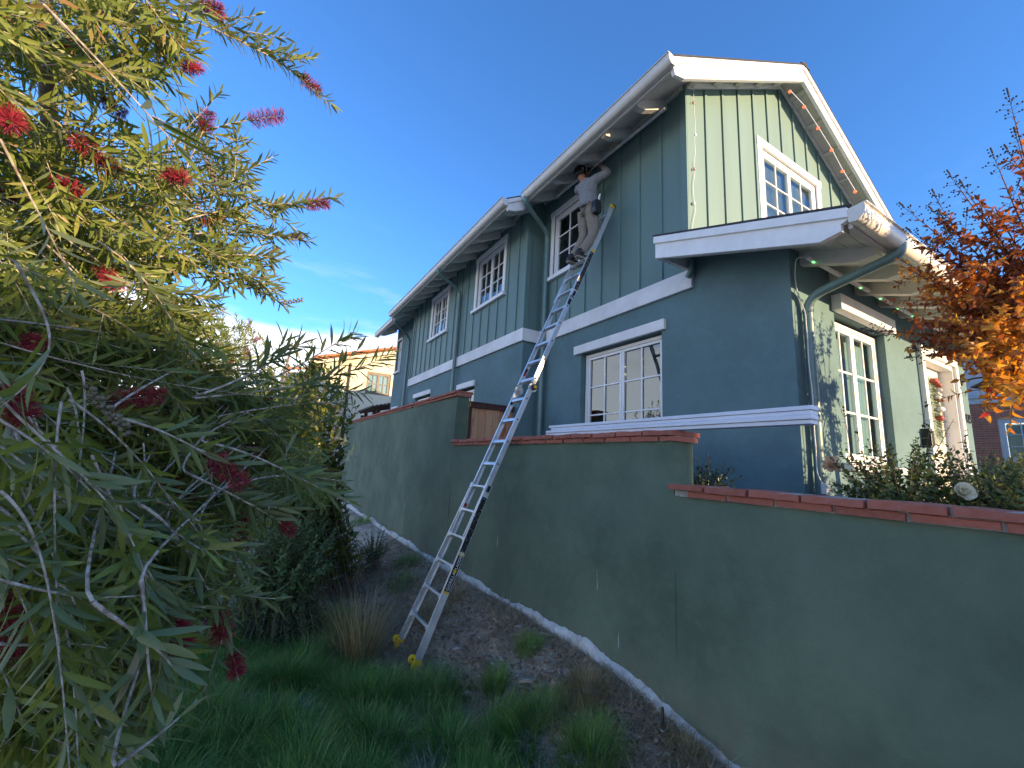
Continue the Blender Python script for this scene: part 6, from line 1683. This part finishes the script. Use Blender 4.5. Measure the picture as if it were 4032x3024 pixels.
# ------------------------------------------------------------------ crape myrtle, right edge
cmb = Vector((5.9, 0.55, GZ))
cm = thing('crape_myrtle', cmb, 'crape myrtle tree with orange and dark red autumn leaves at the right edge', 'tree')
st = Tubes(); cl = Leafs(); rs = np.random.default_rng(77)
tk = Tubes(); fork = np.array([5.75, 0.62, 1.0])
tk.add(bez(np.array(cmb) - [0, 0, 0.1], np.array(cmb) + [0.02, 0, 0.5], fork - [0, 0, 0.4], fork, 10), 0.05, 0.032, 8); tk.build('trunk', M['cm_bark'], cm)
panicles = []
M['berry'] = simple('dry seed head', (0.030, 0.022, 0.026), 0.7, 0.3)
def cm_branch(tip_px, d, n_side, tone, dens=1.0, berry=False, base=None):
    tip = np.array(at(*tip_px, d)); b0 = fork if base is None else np.asarray(base)
    p = bez(b0, b0 * 0.65 + tip * 0.35 + [0, 0, 0.12], b0 * 0.3 + tip * 0.7 + [0, 0, 0.08], tip, 18)
    st.add(p, 0.011, 0.0025, 6)
    cl.along(p, 0.40, 0.030 / dens, 0.062, 0.031, (40, 75), rs, 0.4, tone, 0.4)
    for k in range(int(n_side * 1.7)):
        i = int(rs.integers(5, 16)); dv = (p[i + 1] - p[i]); dv /= np.linalg.norm(dv); dv = dv + rs.normal(size=3) * 0.6; dv /= np.linalg.norm(dv); l2 = rs.uniform(0.15, 0.38)
        p2 = bez(p[i], p[i] + dv * l2 * 0.4, p[i] + dv * l2 * 0.75 + [0, 0, -0.01], p[i] + dv * l2 + [0, 0, -0.03], 9)
        st.add(p2, 0.004, 0.0015, 4); cl.along(p2, 0.1, 0.024 / dens, 0.060, 0.030, (40, 80), rs, 0.4, tone, 0.4)
        if berry and rs.random() < 0.25: panicles.append((p2[-1], dv))
    if berry: panicles.append((tip, (p[-1] - p[-2]) / np.linalg.norm(p[-1] - p[-2])))
D_, DR_, OR_, GO_ = (0.15, 0.62), (0.32, 0.78), (0.5, 0.9), (0.62, 0.97)
for tp, d, n_, tn, br in (((1940, 560), 4.5, 7, OR_, False), ((1945, 575), 4.45, 6, (0.5, 1.0), False), ((1995, 520), 4.5, 8, D_, True), ((2040, 480), 4.6, 5, D_, True), ((2100, 430), 4.7, 4, D_, True), ((2160, 370), 4.8, 4, D_, True), ((2190, 250), 4.9, 2, D_, True), ((2205, 330), 4.7, 4, D_, True),
                      ((1905, 715), 4.4, 6, DR_, True), ((1970, 690), 4.4, 10, DR_, False), ((2010, 640), 4.5, 10, DR_, False), ((2060, 600), 4.5, 11, DR_, False), ((2120, 560), 4.6, 11, D_, False), ((2180, 520), 4.6, 11, D_, False), ((2210, 600), 4.4, 11, DR_, False),
                      ((2030, 730), 4.4, 11, OR_, False), ((2080, 700), 4.3, 12, OR_, False), ((2140, 680), 4.3, 12, GO_, False), ((2200, 700), 4.2, 12, GO_, False), ((2100, 760), 4.3, 12, GO_, False), ((2160, 780), 4.2, 12, GO_, False), ((2205, 800), 4.1, 12, GO_, False), ((2140, 820), 4.2, 12, GO_, False), ((2190, 830), 4.1, 10, GO_, False), ((2230, 760), 4.0, 10, GO_, False), ((2240, 450), 4.5, 5, D_, False),
                      ((2000, 770), 4.5, 5, DR_, True), ((2075, 410), 4.8, 3, D_, True), ((1980, 470), 4.7, 2, D_, True), ((2230, 640), 4.1, 10, DR_, False), ((2050, 660), 4.9, 10, DR_, False), ((2130, 620), 4.9, 10, OR_, False), ((2085, 560), 4.5, 10, DR_, False), ((2150, 450), 4.6, 5, D_, False), ((2120, 500), 4.9, 10, D_, False), ((2060, 770), 4.3, 10, GO_, False), ((2110, 800), 4.15, 11, GO_, False), ((2150, 845), 4.1, 9, GO_, False), ((2190, 620), 4.3, 11, OR_, False), ((2170, 730), 4.3, 12, GO_, False), ((2020, 600), 4.4, 9, OR_, False), ((1985, 640), 4.4, 8, DR_, False), ((2200, 420), 4.6, 5, D_, False), ((2195, 860), 4.0, 9, GO_, False)):
    cm_branch(tp, d, n_, tn, 1.0, br)
# the sunward side of the crown, which dapples the wall corner
for k_ in range(30):
    tgt = (rs.uniform(4.40, 5.22), rs.uniform(0.0, 1.9)); t_ = rs.uniform(2.2, 3.3)
    tip = np.array(Vector((tgt[0], YF, tgt[1])) + SUN_DIR * t_)
    p = bez(fork, fork * 0.6 + tip * 0.4, fork * 0.3 + tip * 0.7 + [0, 0, 0.05], tip, 14); st.add(p, 0.007, 0.002, 5)
    cl.along(p, 0.6, 0.035, 0.062, 0.030, (40, 75), rs, 0.4, (0.1, 0.7), 0.4)
    for k in range(5):
        i = int(rs.integers(8, 13)); dv = rs.normal(size=3); dv /= np.linalg.norm(dv); p2 = bez(p[i], p[i] + dv * 0.08, p[i] + dv * 0.14, p[i] + dv * 0.24, 7); st.add(p2, 0.003, 0.0012, 4); cl.along(p2, 0.15, 0.032, 0.058, 0.029, (40, 80), rs, 0.4, (0.1, 0.7), 0.4)
st.build('branch', M['cm_bark'], cm)
finish_leaves(cm, 'foliage', cl.P, cl.D, cl.N, cl.L, cl.W, cl.R, M['cm_leaf'], 'oval', 300, 0.25, 0.25)
print('crape leaves', len(cl.P))
for pnt, dv in panicles:
    mb = MB(); pt = Vector(pnt); dv = Vector(dv)
    for k in range(16):
        t = k / 16; ph = k * 2.4; rad = 0.055 * math.sin(math.pi * min(1, t + 0.25)) ; sd = dv.cross(V3((0.2, 0.3, 0.9))).normalized(); s2 = dv.cross(sd)
        c = pt + dv * 0.20 * t + (sd * math.cos(ph) + s2 * math.sin(ph)) * rad + V3((0, 0, 0.01))
        mb.tube([pt + dv * 0.20 * t * 0.8, c], 0.0012, 4, False); mb.blob(c, 0.0065, k, 6, 4)
        if k % 2: c2 = c + sd * 0.016; mb.blob(c2, 0.0055, k, 6, 4)
    mb.tube([pt, pt + dv * 0.20], 0.0016, 4)
    mb.build('seed_head', M['berry'], cm, smooth=True)

# ------------------------------------------------------------------ grasses
def blades_geo(B, az, lean, L, W, droop, rs, secs=4):
    """ribbons: base B, azimuth, initial lean from vertical, length, width, droop"""
    n = len(B); V = np.zeros((n, 2 * secs + 1, 3)); p = B.copy(); ang = lean.copy(); step = (L / secs)
    side = np.stack([-np.sin(az), np.cos(az), np.zeros(n)], 1)
    for i in range(secs + 1):
        if i < secs:
            w = (W * (1 - 0.75 * i / secs))[:, None] * 0.5
            V[:, 2 * i] = p - side * w; V[:, 2 * i + 1] = p + side * w
            d = np.stack([np.sin(ang) * np.cos(az), np.sin(ang) * np.sin(az), np.cos(ang)], 1)
            p = p + d * step[:, None]; ang = ang + droop / secs
        else: V[:, 2 * secs] = p
    q = [(2 * i, 2 * i + 1, 2 * i + 3, 2 * i + 2) for i in range(secs - 1)]; t = [(2 * secs - 2, 2 * secs - 1, 2 * secs)]
    off = (np.arange(n) * (2 * secs + 1))[:, None, None]
    return V.reshape(-1, 3), (np.array(q)[None] + off).reshape(-1, 4), (np.array(t)[None] + off).reshape(-1, 3), 2 * secs + 1
def grass_mat(name, cols):
    return leaf_mat(name, cols, 0.2, 0.55, spec=0.25)
M['grass'] = grass_mat('fescue blade', [(0, (0.065, 0.160, 0.028)), (0.5, (0.13, 0.28, 0.045)), (0.85, (0.26, 0.38, 0.075)), (1, (0.50, 0.42, 0.18))])
M['dry'] = grass_mat('dry grass blade', [(0, (0.20, 0.14, 0.09)), (0.5, (0.46, 0.35, 0.23)), (1, (0.68, 0.56, 0.38))])
M['rush'] = grass_mat('rush blade', [(0, (0.08, 0.11, 0.035)), (0.4, (0.24, 0.19, 0.08)), (1, (0.48, 0.36, 0.19))])
gzv = np.vectorize(ground_z)
def tuft_geo(c, n, rad, L, W, rs, lean=(0.1, 0.9), droop=(0.6, 1.6), sweep=None):
    r = rad * np.sqrt(rs.random(n)); a = rs.uniform(0, 6.283, n)
    x = c[0] + r * np.cos(a); y = c[1] + r * np.sin(a); z = gzv(np.minimum(x, XW - 0.06), y) - 0.01
    az = a + rs.normal(size=n) * 0.5
    if sweep is not None: az = az * 0.35 + sweep * 0.65
    return blades_geo(np.stack([np.minimum(x, XW - 0.06), y, z], 1), az, rs.uniform(*lean, n) * (0.35 + 0.65 * r / rad), L * rs.uniform(0.6, 1.1, n), W * rs.uniform(0.7, 1.3, n), rs.uniform(*droop, n), rs)
def join(parts):
    V = []; Q = []; T = []; k = 0
    for v, q, t in parts: V.append(v); Q.append(q + k); T.append(t + k); k += len(v)
    return np.concatenate(V), np.concatenate(Q), np.concatenate(T)
rs = np.random.default_rng(5)
# the lawn of long fescue
parts = []; cen = []
def in_lawn(p):   # p: pixel in the 2212 view
    return inside([(230, 1700), (260, 1480), (420, 1420), (620, 1400), (700, 1440), (800, 1470), (930, 1500), (1040, 1540), (1180, 1600), (1290, 1720), (1200, 1900), (200, 1900)], p)
tries = 0
while len(cen) < 95 and tries < 4000:
    tries += 1; p = (rs.uniform(200, 1330), rs.uniform(1390, 1880))
    if in_lawn(p):
        q = gpix(*p); 
        if q.x < 2.6: cen.append(q)
for q in cen:
    v, qd, t, k = tuft_geo((q.x, q.y), 420, 0.17, 0.31, 0.0040, rs, (0.15, 1.0), (0.7, 1.7), rs.uniform(0, 6.28) if rs.random() < .5 else None); parts.append((v, qd, t))
for k in range(34):
    q = gpix(rs.uniform(430, 760), rs.uniform(1375, 1500))
    v, qd, t, k_ = tuft_geo((q.x, q.y), 300, 0.2, 0.26, 0.004, rs, (0.15, 1.0), (0.7, 1.6)); parts.append((v, qd, t))
# low cover on the left under the trees
for k in range(45):
    p = (rs.uniform(-100, 560), rs.uniform(1330, 1640)); q = gpix(*p)
    v, qd, t, k_ = tuft_geo((q.x, q.y), 220, 0.2, 0.24, 0.003, rs); parts.append((v, qd, t))
V, Q, T = join(parts)
me = np_mesh('grass', V, Q, T, M['grass'], np.repeat(rs.random(len(V) // 9), 9))
o = bpy.data.objects.new('grass', me); link(o); tag(o, 'long dark green fescue grass covering the foreground', 'grass', kind='stuff')
print('grass verts', len(V))
# dry thatch on the slope below the wall
parts = []
n = 42000
px_ = rs.uniform(620, 1560, n * 2); 
B = []
while len(B) < n:
    y_ = rs.uniform(1.0, 9.5); d_ = rs.uniform(0.03, 2.0) ; x_ = XW - d_
    if rs.random() > math.exp(-y_ / 6.0) * 1.1: continue
    w_ = 0.5 + 0.5 * math.sin(x_ * 4.1 + 1.3 * math.sin(y_ * 2.3)) * math.sin(y_ * 3.3 + x_)
    if rs.random() < 0.25 + 0.75 * w_: B.append((x_, y_))
B = np.array(B); z = gzv(B[:, 0], B[:, 1]) + 0.004
v, qd, t, k = blades_geo(np.column_stack([B, z]), rs.uniform(0, 6.283, n), rs.uniform(0.9, 1.5, n), rs.uniform(0.06, 0.24, n), rs.uniform(0.003, 0.0075, n), rs.uniform(-0.3, 0.5, n), rs)
me = np_mesh('dry_thatch', v, qd, t, M['dry'], np.repeat(rs.random(n), 9))
o = bpy.data.objects.new('dry_thatch', me); link(o); tag(o, 'matted dry grass on the bare slope below the wall', 'dry grass', kind='stuff')
# mulch chips, clods and little stones
n = 5200; B = []
while len(B) < n:
    y_ = rs.uniform(1.2, 9.0); x_ = XW - 0.05 - rs.random() * 2.3
    if rs.random() < math.exp(-y_ / 5.0): B.append((x_, y_))
B = np.array(B); z = gzv(B[:, 0], B[:, 1]); sz = rs.uniform(0.006, 0.028, n) * np.where(rs.random(n) < 0.06, 1.8, 1.0)
cube = np.array([(-1, -1, -.4), (1, -1, -.4), (1, 1, -.4), (-1, 1, -.4), (-.7, -.7, .5), (.7, -.6, .6), (.6, .7, .5), (-.6, .7, .4)])
Vv = cube[None] * (1 + rs.normal(size=(n, 8, 3)) * 0.22) * np.stack([sz * rs.uniform(0.5, 1.0, n), sz * rs.uniform(0.8, 2.4, n), sz * 0.6], 1)[:, None, :]
ca, sa = np.cos(rs.uniform(0, 6.28, n)), 0; ang = rs.uniform(0, 6.28, n); ca, sa = np.cos(ang)[:, None], np.sin(ang)[:, None]
Vr = np.stack([Vv[..., 0] * ca - Vv[..., 1] * sa, Vv[..., 0] * sa + Vv[..., 1] * ca, Vv[..., 2]], -1) + np.column_stack([B, z + sz * 0.15])[:, None, :]
fq = np.array([(0, 3, 2, 1), (4, 5, 6, 7), (0, 1, 5, 4), (1, 2, 6, 5), (2, 3, 7, 6), (3, 0, 4, 7)])
M['litter'] = leaf_mat('mulch and stones', [(0, (0.14, 0.095, 0.065)), (0.6, (0.30, 0.215, 0.155)), (0.93, (0.44, 0.36, 0.28)), (1, (0.60, 0.56, 0.52))], 0.0, 0.9)
me = np_mesh('mulch', Vr.reshape(-1, 3), (fq[None] + (np.arange(n) * 8)[:, None, None]).reshape(-1, 4), np.zeros((0, 3), int), M['litter'], np.repeat(rs.random(n), 8))
o = bpy.data.objects.new('mulch', me); link(o); tag(o, 'mulch chips, clods and small stones on the slope', 'mulch', kind='stuff')
# single tufts one can pick out
def tuft(name, px, py, n, rad, L, W, label, mat='grass', lean=(0.1, 0.8), droop=(0.5, 1.4), group='grass tufts on the slope', tone=(0, 1), extra=None):
    q = gpix(px, py); th = None
    v, qd, t, k = tuft_geo((q.x, q.y), n, rad, L, W, rs, lean, droop)
    me = np_mesh(name, v, qd, t, M[mat], np.repeat(rs.uniform(*tone, n), 9)); me.transform(Matrix.Translation(-q))
    o = bpy.data.objects.new(name, me); link(o, None, q); tag(o, label, 'grass tuft', group)
    return o
tuft('grass_tuft', 1068, 1492, 700, 0.10, 0.22, 0.0028, 'small dark green grass tuft on bare soil right of the near ladder foot')
tuft('grass_tuft', 1170, 1560, 900, 0.14, 0.24, 0.0028, 'dark green grass tuft in the middle of the slope between ladder and sprinkler')
tuft('grass_tuft', 1275, 1650, 1300, 0.17, 0.28, 0.0028, 'big dark green grass tuft at the bottom edge left of the sprinkler riser')
tuft('grass_tuft', 1142, 1408, 600, 0.11, 0.20, 0.0026, 'half dry grass tuft against the white footing right of the ladder', tone=(0.3, 1))
tuft('grass_tuft', 1265, 1505, 900, 0.16, 0.22, 0.0026, 'wide brownish grass tuft hanging over the white footing', tone=(0.4, 1), mat='rush')
tuft('grass_tuft', 880, 1218, 600, 0.22, 0.20, 0.0032, 'green grass tuft by the wall footing left of the ladder')
tuft('grass_tuft', 868, 1270, 500, 0.22, 0.20, 0.0032, 'green grass tuft left of the ladder below the small shrub')
tuft('grass_tuft', 780, 1130, 500, 0.35, 0.25, 0.004, 'far grass tuft by the wall footing near the trumpet shrub')
tuft('grass_tuft', 1480, 1640, 500, 0.12, 0.17, 0.0026, 'sparse brown grass tuft beside the sprinkler riser', tone=(0.3, 1), mat='rush')
tuft('grass_tuft', 985, 1290, 600, 0.16, 0.20, 0.003, 'brown dry tuft at the wall footing right behind the ladder', mat='dry')
tuft('grass_tuft', 930, 1330, 500, 0.20, 0.30, 0.0035, 'flattened orange brown dry tuft behind the lower ladder rungs', mat='rush', tone=(0.5, 1), lean=(0.8, 1.4), droop=(0.0, 0.8))
tuft('rush_clump', 775, 1425, 330, 0.17, 0.80, 0.0085, 'tall tan rush clump with stiff arching stems left of the ladder feet', mat='rush', lean=(0.05, 1.15), droop=(0.2, 0.9), group=None, tone=(0.35, 1))
tuft('grass_tuft', 720, 1350, 500, 0.25, 0.30, 0.0035, 'green leafy tuft behind the tan rush clump')
# ------------------------------------------------------------------ pavement and street around the camera (behind and beside the view)
def paving():
    m, nt, p, out = new_mat('concrete paving')
    n1 = noise(nt, 0.8, 6, 0.6); n2 = noise(nt, 40, 4, 0.6)
    a = mixc(nt, ramp(nt, n1.outputs[0], 0.3, 0.7), (0.36, 0.34, 0.31), (0.46, 0.44, 0.40)); a = mixc(nt, ramp(nt, n2.outputs[0], 0.5, 0.8, 0, 0.4), a, (0.25, 0.24, 0.22))
    nt.links.new(a, p.inputs['Base Color']); p.inputs['Roughness'].default_value = 0.9; bump(nt, p, n2.outputs[0], 0.3, 0.004)
    return m
M['paving'] = paving()
def sheet(name, x0, x1, y0, y1, zf, n=24):
    xs = np.linspace(x0, x1, n); ys = np.linspace(y0, y1, n)
    V_ = [(a, b, zf(a, b)) for b in ys for a in xs]; F_ = [(j * n + i, j * n + i + 1, (j + 1) * n + i + 1, (j + 1) * n + i) for j in range(n - 1) for i in range(n - 1)]
    o = MB().add(V_, F_).build(name, M['paving'], None, smooth=True); tag(o, kind='structure'); return o
sheet('sidewalk', -40, 2.70, -9, -0.9, lambda a, b: max(ground_z(a, b), ground_z(a + 0.4, b), ground_z(a - 0.4, b)) + 0.03, 60)
sheet('driveway', 7.4, 17.0, -9, 1.9, lambda a, b: GZ + 0.012)
sheet('street', -60, 60, -60, -9.01, lambda a, b: GZ + 0.02 if a > 3.2 else -1.40)
# ------------------------------------------------------------------ unseen houses and cypress added to shade the garden and cream house
def shade_casters():
    d = Vector((SUN_DIR.x, SUN_DIR.y, 0)).normalized(); u = Vector((-d.y, d.x, 0))   # u: across the light
    L = 21.0; tanE = math.tan(SUN_EL)
    th = thing('shade_house', (d * L).to_tuple(), 'unseen low stucco house with tiled roof behind the camera, added to shade the garden', 'house')  # added house, sized to keep the lower garden in shade
    x0, x1 = U0, 3.85
    ztop = SHADE_Z + (L + 4) * tanE
    def P(a, b, z): q = d * (L + b) + u * a; return V3((q.x, q.y, z))
    mb = MB(); mb.fbox(P(x0 + 0.5, 0.5, GZ - 0.9), P(x1 - 0.5, 0.5, 0) - P(x0 + 0.5, 0.5, 0), P(0, 7, 0) - P(0, 0, 0), V3((0, 0, ztop - 1.6 - GZ + 0.9))); mb.build('wall', M['cream_stucco'], th)
    rf_ = MB(); rf_.prism([P(x0, 0, ztop - 1.9), P(x0, 4, ztop), P(x0, 8, ztop - 1.9)], P(x1, 0, 0) - P(x0, 0, 0)); rf_.build('roof', M['roof_tile'], th)
    for k in range(2):
        a = x0 + 2 + k * 3.6
        w_ = MB(); w_.fbox(P(a, 0.44, -0.2), P(a + 1.3, 0.44, 0) - P(a, 0.44, 0), P(0, 0.05, 0) - P(0, 0, 0), V3((0, 0, 1.2))); wo = w_.build('window', M['trim'], th)
        g_ = MB(); g_.fbox(P(a + 0.08, 0.42, -0.12), P(a + 1.22, 0.42, 0) - P(a + 0.08, 0.42, 0), P(0, 0.03, 0) - P(0, 0, 0), V3((0, 0, 1.04))); g_.build('pane', M['glass'], wo)
    # added cypress, kept slim to shade just the ladder
    cb_ = d * 12.0 + u * 4.50
    cy = thing('shade_cypress', (cb_.x, cb_.y, GZ), 'unseen slim columnar cypress behind the camera, added to shade the ladder', 'tree')
    rs_ = np.random.default_rng(3); top = 2.3 + 12 * tanE; n = 2600; h = rs_.random(n) ** 0.8; a = rs_.uniform(0, 6.28, n); r = 0.26 * np.minimum(1, np.minimum(h * 8, (1 - h) * 3.2)) * np.sqrt(rs_.random(n))
    Pp = np.stack([cb_.x + r * np.cos(a), cb_.y + r * np.sin(a), GZ + 0.1 + h * (top - GZ)], 1); Dd = np.stack([np.cos(a) * 0.3, np.sin(a) * 0.3, np.ones(n)], 1); Nn = np.stack([np.cos(a), np.sin(a), 0.2 * np.ones(n)], 1)
    finish_leaves(cy, 'foliage', Pp, Dd, Nn, np.full(n, 0.24), np.full(n, 0.09), rs_.random(n), M['hedge_leaf'], 'lance', 0)
    MB().tube([(cb_.x, cb_.y, GZ - 0.1), (cb_.x, cb_.y, top - 0.4)], [0.09, 0.02], 8).build('trunk', M['bb_bark'], cy)
SHADE_Z = 0.55
_d = Vector((SUN_DIR.x, SUN_DIR.y, 0)).normalized(); _u = Vector((-_d.y, _d.x, 0))
_uc = _u.dot(Vector((XS - 0.03, YF, 0))); _ub = _u.dot(Vector((-7, 4, 0)))
U0, U1 = sorted((_uc, _ub))
shade_casters()
# added unseen house; its roof slope throws the slanting shadow on the cream house
nx2 = thing('side_shade_house', (13, 14, GZ), 'unseen stucco house behind the blue house, added to shade the cream house', 'house')
MB().box(10.9, 16.5, 11.5, 18.0, GZ, 4.2).build('wall', M['cream_stucco'], nx2)
MB().prism([(10.5, 11.1, 5.5), (16.9, 11.1, 4.4), (16.9, 11.1, 4.25), (10.5, 11.1, 4.25)], (0, 7.3, 0)).build('roof', M['roof_tile'], nx2)
